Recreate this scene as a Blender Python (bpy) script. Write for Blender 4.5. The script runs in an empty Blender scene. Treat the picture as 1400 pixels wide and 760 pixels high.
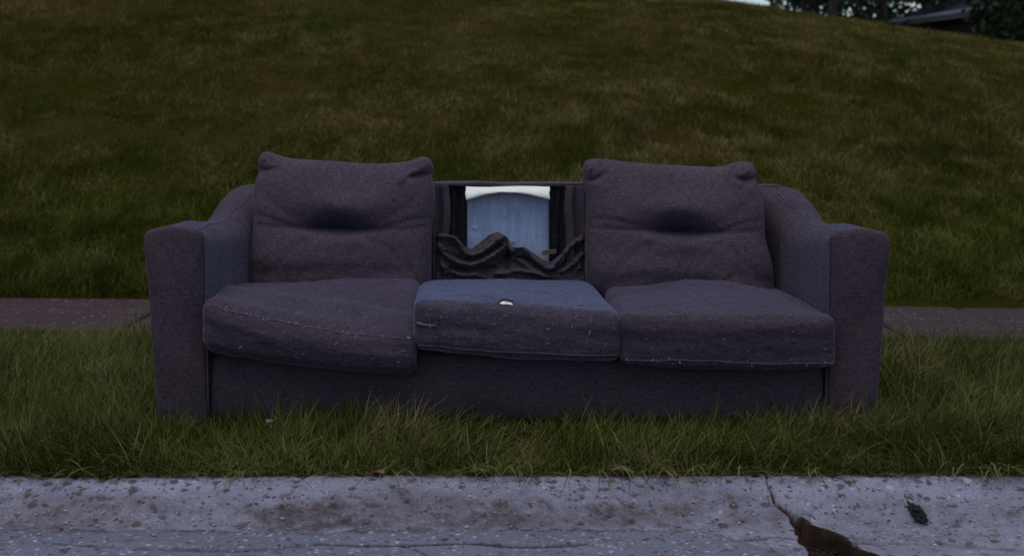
import bpy, bmesh, math, random
import numpy as np
from mathutils import Vector
random.seed(4); np.random.seed(4)
RNG = np.random.default_rng(11)
SC = bpy.context.scene
COL = SC.collection
R = math.radians

# ------------------------------------------------------------------ camera
CAM_Z, PITCH, FPX = 0.90, math.atan((380-172)/1950), 1950.0
cam_d = bpy.data.cameras.new('camera'); cam = bpy.data.objects.new('camera', cam_d); COL.objects.link(cam)
cam.location = (0, 0, CAM_Z); cam.rotation_euler = (math.pi/2-PITCH, 0, 0)
cam_d.sensor_width = 36; cam_d.lens = FPX/1400*36
cam_d.clip_start = 0.05; cam_d.clip_end = 2000
cam_d.dof.use_dof = True; cam_d.dof.focus_distance = 4.25; cam_d.dof.aperture_fstop = 4.5
SC.camera = cam

# ------------------------------------------------------------------ sky, sun, exposure
SUN_EL, SUN_AZ = R(75), R(196)         # azimuth clockwise from +Y: high, a little behind the camera, veiled
w = bpy.data.worlds.new('World'); SC.world = w; w.use_nodes = True
nt = w.node_tree; nt.nodes.clear()
sky = nt.nodes.new('ShaderNodeTexSky'); sky.sky_type = 'NISHITA'; sky.sun_disc = False
sky.sun_elevation = SUN_EL; sky.sun_rotation = SUN_AZ
sky.air_density = 1.0; sky.dust_density = 2.0; sky.ozone_density = 1.5; sky.altitude = 150
bg = nt.nodes.new('ShaderNodeBackground'); bg.inputs[1].default_value = 0.105
wo = nt.nodes.new('ShaderNodeOutputWorld')
nt.links.new(sky.outputs[0], bg.inputs[0]); nt.links.new(bg.outputs[0], wo.inputs[0])
sd = bpy.data.lights.new('sun', 'SUN'); sd.energy = 0.6; sd.angle = R(60); sd.color = (1, .92, .86)
sun = bpy.data.objects.new('sun', sd); COL.objects.link(sun); sun.location = (10, 10, 20)
sdir = Vector((math.sin(SUN_AZ)*math.cos(SUN_EL), math.cos(SUN_AZ)*math.cos(SUN_EL), math.sin(SUN_EL)))
sun.rotation_euler = (-sdir).to_track_quat('-Z', 'Y').to_euler()
SC.view_settings.view_transform = 'Standard'; SC.view_settings.look = 'None'
SC.view_settings.exposure = 0.57; SC.view_settings.gamma = 1.0

# ------------------------------------------------------------------ helpers
CT, ST = math.cos(PITCH), math.sin(PITCH)
def W(px, py, Y):
    """point of the photograph's pixel (px, py) at depth Y"""
    px = np.asarray(px, float); py = np.asarray(py, float); Y = np.asarray(Y, float)
    v = (380-py)/FPX; dy = v*ST+CT; t = Y/dy
    out = np.empty(np.broadcast(px, py, Y).shape+(3,))
    out[..., 0] = (px-700)/FPX*t; out[..., 1] = Y; out[..., 2] = CAM_Z+t*(v*CT-ST)
    return out
def PX(P):
    x, y, z = P[..., 0], P[..., 1], P[..., 2]-CAM_Z
    f = y*CT-z*ST; u = y*ST+z*CT
    return 700+FPX*x/f, 380-FPX*u/f

def _h(ix, iy, iz, seed):
    n = (ix*374761393+iy*668265263+iz*2147483647+seed*1274126177) & 0xffffffff
    n = ((n ^ (n >> 13))*1274126177) & 0xffffffff
    n = ((n ^ (n >> 16))*2246822519) & 0xffffffff
    return ((n ^ (n >> 15)) & 0xffff)/32767.5-1
def noise(x, y=0., z=0., seed=0):
    x, y, z = np.broadcast_arrays(np.asarray(x, float), np.asarray(y, float), np.asarray(z, float))
    xi, yi, zi = np.floor(x).astype(np.int64), np.floor(y).astype(np.int64), np.floor(z).astype(np.int64)
    f = lambda t: t*t*t*(t*(t*6-15)+10)
    u, v, q = f(x-xi), f(y-yi), f(z-zi)
    r = 0
    for a in (0, 1):
        for b in (0, 1):
            for c in (0, 1):
                r = r+_h(xi+a, yi+b, zi+c, seed)*(u if a else 1-u)*(v if b else 1-v)*(q if c else 1-q)
    return r
def fbm(x, y=0., z=0., seed=0, o=4):
    r = 0; a = .5; k = 1.
    for i in range(o):
        r = r+a*noise(np.asarray(x)*k, np.asarray(y)*k, np.asarray(z)*k, seed+i*7); a *= .5; k *= 2.03
    return r
def sstep(a, b, x):
    t = np.clip((np.asarray(x, float)-a)/(b-a), 0, 1); return t*t*(3-2*t)
def seg_dist(P, pts):
    best = np.full(P.shape[:-1], 1e9)
    for a, b in zip(pts[:-1], pts[1:]):
        a = np.asarray(a, float); b = np.asarray(b, float); d = b-a
        t = np.clip(((P-a) @ d)/max(d @ d, 1e-9), 0, 1)
        best = np.minimum(best, np.linalg.norm(P-(a+t[..., None]*d), axis=-1))
    return best
def strokes(P, S):
    """sum of soft ridges / grooves along polylines: (points, amplitude, width)"""
    r = np.zeros(P.shape[:-1])
    for pts, amp, wd in S: r += amp*np.exp(-(seg_dist(P, spl(pts, 6))/wd)**2)
    return r
def spl(pts, n=8):
    """Catmull-Rom through pts"""
    p = np.asarray(pts, float)
    if len(p) < 3: return p
    q = np.vstack([2*p[0]-p[1], p, 2*p[-1]-p[-2]]); out = []
    for i in range(1, len(q)-2):
        for t in np.arange(n)/n:
            out.append(.5*((2*q[i])+(q[i+1]-q[i-1])*t+(2*q[i-1]-5*q[i]+4*q[i+1]-q[i+2])*t*t+(3*q[i]-q[i-1]-3*q[i+1]+q[i+2])*t**3))
    out.append(p[-1]); return np.array(out)
def resample(pts, n):
    p = np.asarray(pts, float); L = np.r_[0, np.cumsum(np.linalg.norm(np.diff(p, axis=0), axis=1))]
    t = n*L[-1] if np.ndim(n) else np.linspace(0, L[-1], n)
    return np.stack([np.interp(t, L, p[:, k]) for k in range(p.shape[1])], 1)

WLOC = {}
def link(name, me, parent=None, loc=(0, 0, 0)):
    o = bpy.data.objects.new(name, me); COL.objects.link(o); o.location = loc
    if parent is not None: o.parent = parent
    WLOC[o.name] = np.array(loc, float)+(WLOC[parent.name] if parent is not None else 0)
    return o
def build(name, V, F, mat, parent=None, smooth=True, uv='box', attr=None, loc=None, uvs=None):
    """one mesh object from world-space vertices; F = list of arrays of equal-length faces or one list"""
    V = np.asarray(V, float).reshape(-1, 3)
    off = WLOC[parent.name] if parent is not None else (np.array(loc, float) if loc is not None else np.zeros(3))
    me = bpy.data.meshes.new(name)
    if isinstance(F, np.ndarray): F = [F]
    elif len(F) and not isinstance(F[0], np.ndarray):
        by = {}
        for f in F: by.setdefault(len(f), []).append(f)
        F = [np.array(x) for x in by.values()]
    tot = np.concatenate([np.full(len(f), f.shape[1]) for f in F]).astype(np.int32)
    idx = np.concatenate([f.ravel() for f in F]).astype(np.int32)
    me.vertices.add(len(V)); me.vertices.foreach_set('co', (V-off).astype(np.float32).ravel())
    me.loops.add(len(idx)); me.loops.foreach_set('vertex_index', idx)
    me.polygons.add(len(tot)); me.polygons.foreach_set('loop_start', np.r_[0, np.cumsum(tot)[:-1]].astype(np.int32))
    me.polygons.foreach_set('loop_total', tot)
    me.polygons.foreach_set('use_smooth', np.full(len(tot), smooth))
    me.update(calc_edges=True); me.validate()
    if uvs is not None:
        l = me.uv_layers.new(name='UVMap'); l.data.foreach_set('uv', np.asarray(uvs)[idx].astype(np.float32).ravel())
    elif uv in ('box', 'arm'):
        nrm = np.empty(len(me.polygons)*3, np.float32); me.polygons.foreach_get('normal', nrm); nrm = np.abs(nrm.reshape(-1, 3))
        ln = np.repeat(nrm, tot, axis=0); co = V[idx]
        U = np.where((ln[:, 2] > .62)[:, None], co[:, [0, 1]], np.where(((ln[:, 0] > ln[:, 1]+.15) if uv == 'box' else (ln[:, 1] < .8))[:, None], co[:, [1, 2]], co[:, [0, 2]]))
        l = me.uv_layers.new(name='UVMap'); l.data.foreach_set('uv', U.astype(np.float32).ravel())
    for k, a in (attr or {}).items():
        at = me.attributes.new(k, 'FLOAT', 'POINT'); at.data.foreach_set('value', np.asarray(a, np.float32).ravel())
    if mat: me.materials.append(mat)
    return link(name, me, parent, loc if (loc is not None and parent is None) else (0, 0, 0))
def empty(name, loc, label=None, cat=None, group=None):
    o = link(name, None, None, loc); o.empty_display_size = .2
    return tag(o, label, cat, group)
def tag(o, label=None, cat=None, group=None, kind=None):
    if label: o['label'] = label
    if cat: o['category'] = cat
    if group: o['group'] = group
    if kind: o['kind'] = kind
    return o
def gridf(n, m, base=0, wrap=False):
    i, j = np.meshgrid(np.arange(n-1), np.arange(m if wrap else m-1), indexing='ij')
    j2 = (j+1) % m
    return (base+np.stack([i*m+j, (i+1)*m+j, (i+1)*m+j2, i*m+j2], -1)).reshape(-1, 4)
def tube(path, r, k=6, cap=True):
    p = np.asarray(path, float); n = len(p); r = np.broadcast_to(np.asarray(r, float), (n,))
    t = np.gradient(p, axis=0); t /= np.linalg.norm(t, axis=1)[:, None]+1e-9
    ref = np.array([0, 0, 1.]) if abs(t[:, 2]).mean() < .8 else np.array([1., 0, 0])
    a = np.cross(t, ref); a /= np.linalg.norm(a, axis=1)[:, None]+1e-9; b = np.cross(t, a)
    an = np.arange(k)*2*math.pi/k
    V = p[:, None]+r[:, None, None]*(np.cos(an)[None, :, None]*a[:, None]+np.sin(an)[None, :, None]*b[:, None])
    F = [q for q in gridf(n, k, 0, True).tolist()]
    if cap: F += [list(range(k)), list(range((n-1)*k, n*k))[::-1]]
    return V.reshape(-1, 3), F
def boxv(c, s, ax=None):
    """box: centre, full size, optional axes rows"""
    h = np.array([[x, y, z] for x in (-.5, .5) for y in (-.5, .5) for z in (-.5, .5)])*np.asarray(s, float)
    if ax is not None: h = h @ np.asarray(ax, float)
    return h+np.asarray(c, float), [[0, 1, 3, 2], [4, 6, 7, 5], [0, 4, 5, 1], [2, 3, 7, 6], [0, 2, 6, 4], [1, 5, 7, 3]]
def joinm(parts):
    V, F, b = [], [], 0
    for v, f in parts:
        v = np.asarray(v).reshape(-1, 3); V.append(v); F += [[i+b for i in q] for q in (f.tolist() if isinstance(f, np.ndarray) else f)]; b += len(v)
    return np.vstack(V), F

# ------------------------------------------------------------------ materials
def mat(name):
    m = bpy.data.materials.new(name); m.use_nodes = True; t = m.node_tree; t.nodes.clear()
    out = t.nodes.new('ShaderNodeOutputMaterial'); p = t.nodes.new('ShaderNodeBsdfPrincipled')
    t.links.new(p.outputs[0], out.inputs[0]); p.inputs['Specular IOR Level'].default_value = .25
    return m, t, p, out
def nd(t, kind, **k):
    n = t.nodes.new('ShaderNode'+kind)
    for a, b in k.items(): setattr(n, a, b)
    return n
def noi(t, vec, scale, detail=3, rough=.55, mapping=None, dim='3D'):
    if mapping is not None:
        mp = nd(t, 'Mapping'); mp.inputs['Scale'].default_value = mapping; t.links.new(vec, mp.inputs[0]); vec = mp.outputs[0]
    n = nd(t, 'TexNoise'); n.inputs['Scale'].default_value = scale; n.inputs['Detail'].default_value = detail; n.inputs['Roughness'].default_value = rough
    t.links.new(vec, n.inputs['Vector']); return n.outputs['Fac']
def ramp(t, fac, stops):
    r = nd(t, 'ValToRGB'); e = r.color_ramp.elements
    while len(e) < len(stops): e.new(.5)
    for q, (p, c) in zip(e, stops): q.position = p; q.color = (*c, 1) if len(c) == 3 else c
    t.links.new(fac, r.inputs[0]); return r.outputs[0]
def mix(t, fac, a, b, mode='MIX'):
    n = nd(t, 'Mix', data_type='RGBA', blend_type=mode)
    for s, v in ((n.inputs[0], fac), (n.inputs[6], a), (n.inputs[7], b)):
        if isinstance(v, (int, float)): s.default_value = v
        elif isinstance(v, tuple): s.default_value = (*v, 1)
        else: t.links.new(v, s)
    return n.outputs[2]
def mth(t, op, a, b=0.):
    n = nd(t, 'Math', operation=op)
    for s, v in zip(n.inputs, (a, b)):
        if isinstance(v, (int, float)): s.default_value = v
        else: t.links.new(v, s)
    return n.outputs[0]
def bump(t, p, h, strength, dist):
    b = nd(t, 'Bump'); b.inputs['Strength'].default_value = strength; b.inputs['Distance'].default_value = dist
    t.links.new(h, b.inputs['Height']); t.links.new(b.outputs[0], p.inputs['Normal'])
def simple(name, c1, c2, scale=8, rough=.8, bmp=0.3, bd=.004, mapping=None, coord='Object', spec=.25):
    m, t, p, o = mat(name); tc = nd(t, 'TexCoord'); v = tc.outputs[coord]
    n = noi(t, v, scale, 5, .6, mapping)
    t.links.new(ramp(t, n, [(.3, c1), (.7, c2)]), p.inputs['Base Color']); p.inputs['Roughness'].default_value = rough
    p.inputs['Specular IOR Level'].default_value = spec
    if bmp: bump(t, p, n, bmp, bd)
    return m

def fabric(name, dark, light, thread=1.0, sheen=.26, slub=200., tint=(.60, .68, 1.0)):
    m, t, p, o = mat(name); uv = nd(t, 'UVMap'); v = uv.outputs[0]
    hz = noi(t, v, 1, 3, .7, (42, slub, 1)); vt = noi(t, v, 1, 3, .7, (slub*1.2, 48, 1)); fine = noi(t, v, 300, 2, .6)
    f = mth(t, 'ADD', mth(t, 'MULTIPLY', hz, .44*thread), mth(t, 'MULTIPLY', vt, .38*thread))
    f = mth(t, 'ADD', f, mth(t, 'MULTIPLY', fine, .30))
    mid = .5*(.82*thread+.30)
    col = ramp(t, f, [(mid-.15, dark), (mid+.15, light)])
    big = noi(t, nd(t, 'TexCoord').outputs['Object'], 5.5, 4, .6)
    col = mix(t, 1.0, col, ramp(t, big, [(.28, (.82, .79, .80)), (.5, (.99, .98, .99)), (.74, (1.09, 1.09, 1.11))]), 'MULTIPLY')
    spk = noi(t, v, 330, 1, .5)
    col = mix(t, ramp(t, spk, [(.74, (0, 0, 0)), (.80, (.35, .35, .35))]), col, (.26, .25, .27))
    t.links.new(col, p.inputs['Base Color']); p.inputs['Roughness'].default_value = .95
    p.inputs['Specular IOR Level'].default_value = .1
    t.links.new(mth(t, 'MULTIPLY', ramp(t, f, [(mid-.10, (.1, .1, .1)), (mid+.10, (1, 1, 1))]), 2*sheen), p.inputs['Sheen Weight']); p.inputs['Sheen Roughness'].default_value = .38
    p.inputs['Sheen Tint'].default_value = (*tint, 1)
    bump(t, p, f, .7, .004)
    return m
M_FAB = fabric('sofa_fabric', (.0200, .0130, .0160), (.086, .059, .071), sheen=.13)
M_BACK = fabric('back_cushion_fabric', (.0250, .0168, .0205), (.106, .077, .094), sheen=.09)
M_SEAT = fabric('seat_fabric', (.0195, .0134, .0168), (.083, .061, .076), sheen=.17)
M_SEATMID = fabric('worn_seat_fabric', (.022, .0165, .0205), (.090, .073, .094), sheen=.38, tint=(.52, .64, 1.0))
M_TORN = fabric('torn_fabric', (.024, .018, .020), (.092, .073, .078), slub=200., sheen=.05)
M_LIN = fabric('black_lining', (.010, .009, .011), (.030, .027, .033), sheen=.1)
M_PIPE = fabric('piping_fabric', (.030, .025, .030), (.11, .095, .11), slub=260.)
M_FOAM = simple('white_foam', (.74, .73, .60), (.85, .85, .74), 22, .9, .5, .004)
M_LINT = simple('lint', (.30, .28, .27), (.55, .53, .52), 30, .9, 0)
M_BOARD, t, p, o = mat('backing_board')
v = nd(t, 'TexCoord').outputs['Object']
a = noi(t, v, 1, 4, .65, (70, 1, 9)); b = noi(t, v, 14, 5, .65); c = noi(t, v, 60, 3, .6)
col = ramp(t, mth(t, 'ADD', mth(t, 'MULTIPLY', a, .6), mth(t, 'MULTIPLY', b, .4)), [(.33, (.27, .30, .42)), (.66, (.46, .51, .69))])
col = mix(t, ramp(t, c, [(.69, (0, 0, 0)), (.74, (.6, .6, .6))]), col, (.42, .47, .55))
t.links.new(col, p.inputs['Base Color']); p.inputs['Roughness'].default_value = .75; bump(t, p, a, .3, .002)
M_WOOD = simple('raw_wood', (.07, .052, .04), (.15, .12, .09), 3, .8, .4, .002, (60, 8, 60))
M_ZIP = simple('zip_tape', (.05, .045, .05), (.11, .10, .11), 60, .6, .2, .001)
M_METAL = simple('zip_metal', (.09, .08, .075), (.16, .15, .14), 60, .5, 0)

def grass_mat(name, greens, dries, dry_lo, dry_hi, scale, spec=.03):
    m, t, p, o = mat(name); tc = nd(t, 'TexCoord').outputs['Object']
    r = nd(t, 'Attribute', attribute_name='tint').outputs['Fac']
    n1 = noi(t, tc, scale*1.7, 5, .66, (1, .55, 1)); n2 = noi(t, tc, scale*4.5, 3, .6)
    g = ramp(t, r, [(0, greens[0]), (.5, greens[1]), (1, greens[2])])
    d = ramp(t, r, [(0, dries[0]), (1, dries[1])])
    f = mth(t, 'ADD', mth(t, 'ADD', mth(t, 'MULTIPLY', n1, .62), mth(t, 'MULTIPLY', n2, .22)), mth(t, 'MULTIPLY', r, .16))
    f = mth(t, 'ADD', f, nd(t, 'Attribute', attribute_name='dry').outputs['Fac'])
    f = ramp(t, f, [(dry_lo, (0, 0, 0)), (dry_hi, (1, 1, 1))])
    col = mix(t, f, g, d)
    t.links.new(col, p.inputs['Base Color']); p.inputs['Roughness'].default_value = .55
    p.inputs['Specular IOR Level'].default_value = spec
    tr = nd(t, 'BsdfTranslucent'); t.links.new(col, tr.inputs[0]); ms = nd(t, 'MixShader'); ms.inputs[0].default_value = .22
    t.links.new(p.outputs[0], ms.inputs[1]); t.links.new(tr.outputs[0], ms.inputs[2]); t.links.new(ms.outputs[0], o.inputs[0])
    return m
M_VERGE = grass_mat('verge_grass', [(.030, .042, .006), (.074, .086, .015), (.165, .175, .060)], [(.105, .078, .026), (.22, .165, .080)], .50, .66, 2.6)
M_HILL = grass_mat('hill_grass', [(.036, .044, .006), (.074, .082, .013), (.130, .132, .030)], [(.080, .064, .017), (.175, .134, .048)], .41, .64, .85, 0.)
M_STRAW = simple('straw', (.075, .048, .025), (.16, .115, .065), 30, .8, 0)
M_SOIL = simple('soil', (.030, .022, .014), (.060, .045, .028), 30, .95, .8, .01)
M_GROUND, t, p, o = mat('lawn_ground')
tc = nd(t, 'TexCoord').outputs['Object']
n1 = mth(t, 'ADD', noi(t, tc, .85, 5, .62, (1, .55, 1)), nd(t, 'Attribute', attribute_name='dry').outputs['Fac']); n3 = noi(t, tc, 38, 4, .7)
col = mix(t, ramp(t, n1, [(.40, (0, 0, 0)), (.60, (1, 1, 1))]), (.028, .030, .004), (.048, .037, .010))
col = mix(t, .8, col, ramp(t, n3, [(.3, (.45, .45, .40)), (.7, (1.4, 1.35, 1.2))]), 'MULTIPLY')
t.links.new(col, p.inputs['Base Color']); p.inputs['Roughness'].default_value = .95; p.inputs['Specular IOR Level'].default_value = 0; bump(t, p, n3, .9, .03)

def concrete(name, cem, agg_scale, dirtc=(.030, .019, .012), expose=.5):
    m, t, p, o = mat(name); tc = nd(t, 'TexCoord').outputs['Object']
    wv = nd(t, 'TexVoronoi'); nz = nd(t, 'TexNoise'); nz.inputs['Scale'].default_value = agg_scale*.9; nz.inputs['Detail'].default_value = 2; t.links.new(tc, nz.inputs['Vector'])
    vs = nd(t, 'VectorMath', operation='SCALE'); t.links.new(nz.outputs['Color'], vs.inputs[0]); vs.inputs['Scale'].default_value = .9/agg_scale
    va = nd(t, 'VectorMath', operation='ADD'); t.links.new(tc, va.inputs[0]); t.links.new(vs.outputs[0], va.inputs[1]); wc = va.outputs[0]
    wv.inputs['Scale'].default_value = agg_scale; t.links.new(wc, wv.inputs['Vector'])
    w2 = nd(t, 'TexVoronoi'); w2.inputs['Scale'].default_value = agg_scale*.36; t.links.new(wc, w2.inputs['Vector'])
    big = noi(t, tc, 3.2, 5, .65, (.6, 1.5, 1)); fine = noi(t, tc, 190, 3, .65); med = noi(t, tc, 22, 4, .65)
    base = ramp(t, fine, [(.3, tuple(x*.72 for x in cem)), (.7, tuple(x*1.22 for x in cem))])
    sep = nd(t, 'SeparateColor'); t.links.new(wv.outputs['Color'], sep.inputs[0])
    stone = ramp(t, sep.outputs[0], [(0, (.045, .034, .030)), (.3, (.11, .095, .09)), (.62, (.22, .205, .21)), (.86, (.36, .355, .38)), (1, (.44, .44, .45))])
    inside = ramp(t, mth(t, 'SUBTRACT', wv.outputs['Distance'], mth(t, 'MULTIPLY', sep.outputs[2], .42)), [(.0, (1, 1, 1)), (.14, (0, 0, 0))])
    on = mth(t, 'GREATER_THAN', sep.outputs[1], 1-expose)
    base = mix(t, mth(t, 'MULTIPLY', inside, mth(t, 'MULTIPLY', on, .85)), base, stone)
    s2 = nd(t, 'SeparateColor'); t.links.new(w2.outputs['Color'], s2.inputs[0])
    in2 = ramp(t, mth(t, 'SUBTRACT', w2.outputs['Distance'], mth(t, 'MULTIPLY', s2.outputs[2], .34)), [(.0, (1, 1, 1)), (.10, (0, 0, 0))])
    on2 = mth(t, 'GREATER_THAN', mth(t, 'ADD', s2.outputs[1], mth(t, 'MULTIPLY', mth(t, 'SUBTRACT', big, .5), 1.3)), .60)
    base = mix(t, mth(t, 'MULTIPLY', in2, mth(t, 'MULTIPLY', on2, .8)), base, ramp(t, s2.outputs[0], [(0, (.055, .036, .028)), (.55, (.10, .075, .06)), (.85, (.24, .23, .23)), (1, (.46, .46, .47))]))
    base = mix(t, 1., base, ramp(t, big, [(.3, (.74, .70, .68)), (.7, (1.10, 1.10, 1.12))]), 'MULTIPLY')
    base = mix(t, ramp(t, med, [(.60, (0, 0, 0)), (.78, (.5, .5, .5))]), base, tuple(x*1.6 for x in dirtc))
    at = nd(t, 'Attribute', attribute_name='dirt').outputs['Fac']
    dn = mth(t, 'ADD', at, mth(t, 'MULTIPLY', mth(t, 'SUBTRACT', med, .5), mth(t, 'MULTIPLY', mth(t, 'MULTIPLY', at, mth(t, 'SUBTRACT', 1., at)), 5.)))
    base = mix(t, ramp(t, dn, [(.05, (0, 0, 0)), (.95, (1, 1, 1))]), base, mix(t, ramp(t, mth(t, 'SUBTRACT', at, .9), [(.1, (0, 0, 0)), (.3, (1, 1, 1))]), ramp(t, fine, [(.3, dirtc), (.7, tuple(x*2.1 for x in dirtc))]), ramp(t, med, [(.35, (.012, .008, .006)), (.65, (.034, .020, .011))])))
    t.links.new(base, p.inputs['Base Color']); p.inputs['Roughness'].default_value = .9; p.inputs['Specular IOR Level'].default_value = .1
    h = mth(t, 'ADD', mth(t, 'MULTIPLY', inside, .35), mth(t, 'ADD', fine, mth(t, 'MULTIPLY', in2, mth(t, 'MULTIPLY', on2, -.8))))
    bump(t, p, h, .8, .004)
    return m
M_KERB = concrete('kerb_concrete', (.255, .255, .315), 80, expose=.8)
M_WALK = concrete('sidewalk_concrete', (.058, .036, .033), 140, expose=.25)
M_ROAD = concrete('road_asphalt', (.16, .165, .205), 72, dirtc=(.018, .015, .015), expose=.9)

# ------------------------------------------------------------------ ground and hill
SW0, SW1 = 6.08, 7.20                     # sidewalk near and far edge
_hx = np.linspace(-60, 60, 961)
_hy = np.interp(_hx, [-60, -30, -8, 0, 3.6, 6.2, 8.6, 14, 30, 60], [5.2, 4.9, 4.10, 3.36, 2.86, 2.50, 2.02, 1.45, 1.2, 1.1])
_k = np.hanning(33); _k /= _k.sum(); _hy = np.convolve(np.pad(_hy, 16, mode='edge'), _k, 'valid')
SKEW = .050                               # the path runs slightly askew to the sofa
def land(x, y):
    x = np.asarray(x, float); y = np.asarray(y, float); y = np.where(y > 3.7, np.maximum(y+SKEW*np.clip(x, -12, 14), 3.7), y)
    H = np.interp(x, _hx, _hy)
    t = np.clip((y-SW1)/17.0, 0, 1)
    up = np.sin(math.pi/2*t)*.55+t*.45
    up = np.where(t >= 1, 1, up)
    dn = 1-.62*sstep(0, 1, (y-SW1-17.0)/22.0)
    z = H*up*dn
    z = z+sstep(0, 1.5, y-SW1)*(.09*noise(x*.35, y*.28, 0, 3)+.035*noise(x*1.1, y*.9, 0, 5)+.012*noise(x*3.3, y*3.1, 0, 9))
    z = z+sstep(0, .10, y-SW1)*.015
    z = np.where((y > SW0-.02) & (y < SW1-.01), -.03, z)
    z = z+np.where((y > 3.6) & (y <= SW0), .010*noise(x*2.2, y*2.2, 0, 15)-.006, 0)
    return np.where(y < 3.635, -.30, z)
def dryness(x, y):
    """lush by the sidewalk, worn and patchy higher up; two bare spots"""
    y = y+SKEW*x; d = np.where(y > SW1-.1, -.10+.13*sstep(7.8, 10.5, y)+.05*fbm(x*.5, y*.22, 0, 77, 4)+.05*fbm(x*2.2, y*1.1, 0, 78, 3), 0.)
    for bx, by, r in ((-5.0, 15.2, .75), (-4.3, 14.3, .45), (1.35, 10.4, .35), (-1.3, 10.9, .30)):
        d = d+.22*np.exp(-(((x-bx)/r)**2+((y-by)/(r*.9))**2))
    return d
gy = np.r_[-60, -20, -6, 0, 2, 3.0, 3.62, 3.64, np.arange(3.70, 6.1, .10), SW0-.03, SW0+.02, 6.7, SW1-.02, SW1+.02, np.arange(7.45, 30, .20), np.arange(30.2, 60, 1.5), 80, 120, 200, 400, 900]
gx = np.r_[-900, -400, -200, -100, -60, -40, -25, np.arange(-16, 20, .22), 24, 32, 45, 60, 100, 200, 400, 900]
GX, GY = np.meshgrid(gx, gy, indexing='ij')
ground = build('ground', np.stack([GX, GY, land(GX, GY)], -1), gridf(len(gx), len(gy))[:, ::-1], M_GROUND, uv=None, attr={'dry': dryness(GX, GY)})
tag(ground, kind='structure')

# ------------------------------------------------------------------ kerb with gutter, crack and dirt
kx = np.r_[-9, -6, -4, -3, -2.2, np.arange(-1.7, .78, .005), np.arange(.78, 1.14, .0025), np.arange(1.14, 1.7, .005), 2.2, 3, 4, 6, 9]
prof = spl([(3.80, -.06), (3.72, -.045), (3.655, -.008), (3.63, -.003), (3.59, -.010), (3.53, -.031), (3.47, -.057), (3.425, -.075), (3.36, -.083), (3.25, -.087), (3.10, -.088), (2.95, -.10)], 14)
prof = resample(prof, 190)
KX, KP = np.meshgrid(kx, np.arange(len(prof)), indexing='ij')
V = np.stack([KX, prof[KP, 0], prof[KP, 1]], -1)
V[..., 2] += .004*fbm(V[..., 0]*5, V[..., 1]*7, 0, 21)+.0022*fbm(V[..., 0]*55, V[..., 1]*55, 0, 33, 3)
V[..., 2] += .006*noise(V[..., 0]*.8, 0, 0, 4)
PXk, PYk = PX(V)
yl = [650, 658, 687, 706, 723, 738, 760, 790]
xl = np.interp(PYk, yl, [1046, 1047, 1058, 1080, 1090, 1092, 1112, 1130])
xr = np.interp(PYk, [650, 658, 686, 696, 708, 717, 723, 732, 750, 758, 790], [1049, 1050, 1063, 1080, 1093, 1102, 1125, 1149, 1172, 1196, 1230])
rag = 6*fbm(V[..., 0]*20, V[..., 1]*20, 0, 71, 3)*sstep(665, 710, PYk)
ins = np.minimum(PXk-(xl+rag), (xr+rag)-PXk)
cm = sstep(-.6, 1.8, ins)
V[..., 2] -= cm*(.014+.045*sstep(690, 735, PYk))+cm*.012*fbm(V[..., 0]*60, V[..., 1]*60, 0, 12, 3)
# worn pits and fine hairline cracks
pit = fbm(V[..., 0]*30, V[..., 1]*30, 2, 51, 3); V[..., 2] -= .006*sstep(.33, .5, pit)
P2 = np.stack([PXk, PYk], -1)
hair = strokes(P2, [([(980, 738), (1030, 737), (1060, 733), (1092, 736)], 1, 1.6), ([(1110, 733), (1180, 740), (1290, 744), (1400, 752)], .5, 3)])
V[..., 2] -= .005*hair
band = sstep(3.60, 3.47, V[..., 1])*(1-sstep(3.43, 3.38, V[..., 1])*.25)*(.52+.45*fbm(V[..., 0]*4, V[..., 1]*9, 0, 5))
band = band*(1-.55*sstep(.5, .75, V[..., 0]))
edge = sstep(3.612, 3.64, V[..., 1]+.02*fbm(V[..., 0]*9, 0, 0, 8))
dirt = np.clip(np.maximum.reduce([1.35*sstep(-9, -4, (xr+rag)-PXk)*sstep(-2, 0, PXk-(xl+rag))*sstep(698, 712, PYk), cm*1.35, np.clip(band, 0, .75), edge, hair*.8, .7*sstep(.33, .5, pit)]), 0, 1.35)
kerb = build('kerb', V, gridf(len(kx), len(prof)), M_KERB, uv=None, attr={'dirt': dirt})
tag(kerb, kind='structure')

# asphalt laid over the gutter, its ragged edge ending before the crack
rx = np.r_[-60, -20, -9, -5, -3, np.arange(-1.7, 1.7, .006), 3, 5, 9, 20, 60]
rr = np.r_[0, .004, .010, np.linspace(.02, .5, 60), .8, 1.5, 3, 6, 9, 14, 30]
redge = 3.398-.24*sstep(.42, .72, rx)+.020*fbm(rx*3.1, 0, 0, 41)+.016*fbm(rx*22, 0, 0, 42, 4)
RX, RRr = np.meshgrid(rx, rr, indexing='ij')
RY = redge[:, None]-RRr
RZ = -.078+.010*np.minimum(RRr, 6)*.6+.0035*fbm(RX*70, RY*70, 0, 61, 3)+.004*fbm(RX*6, RY*6, 0, 62)
RZ = np.where(RRr == 0, -.094, RZ); RZ = np.where(RRr == .004, RZ-.003, RZ)
pR, pRy = PX(np.stack([RX, np.maximum(RY, .5), RZ], -1))
ck = strokes(np.stack([pR, pRy], -1), [([(430, 742), (500, 744.5), (560, 744), (640, 741.5), (700, 746), (760, 745), (800, 742)], 1, 1.7), ([(545, 744), (572, 752), (590, 764)], .8, 1.4), ([(60, 741), (180, 748), (330, 752), (430, 742)], .55, 2)])
RZ -= .007*ck
road = build('road', np.stack([RX, RY, RZ], -1), gridf(len(rx), len(rr)), M_ROAD, uv=None, attr={'dirt': np.clip(ck+(.75-RRr*16)*(RRr < .045)*(.6+.8*fbm(RX*9, RY*9, 0, 91)), 0, 1)})
tag(road, kind='structure')

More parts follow.
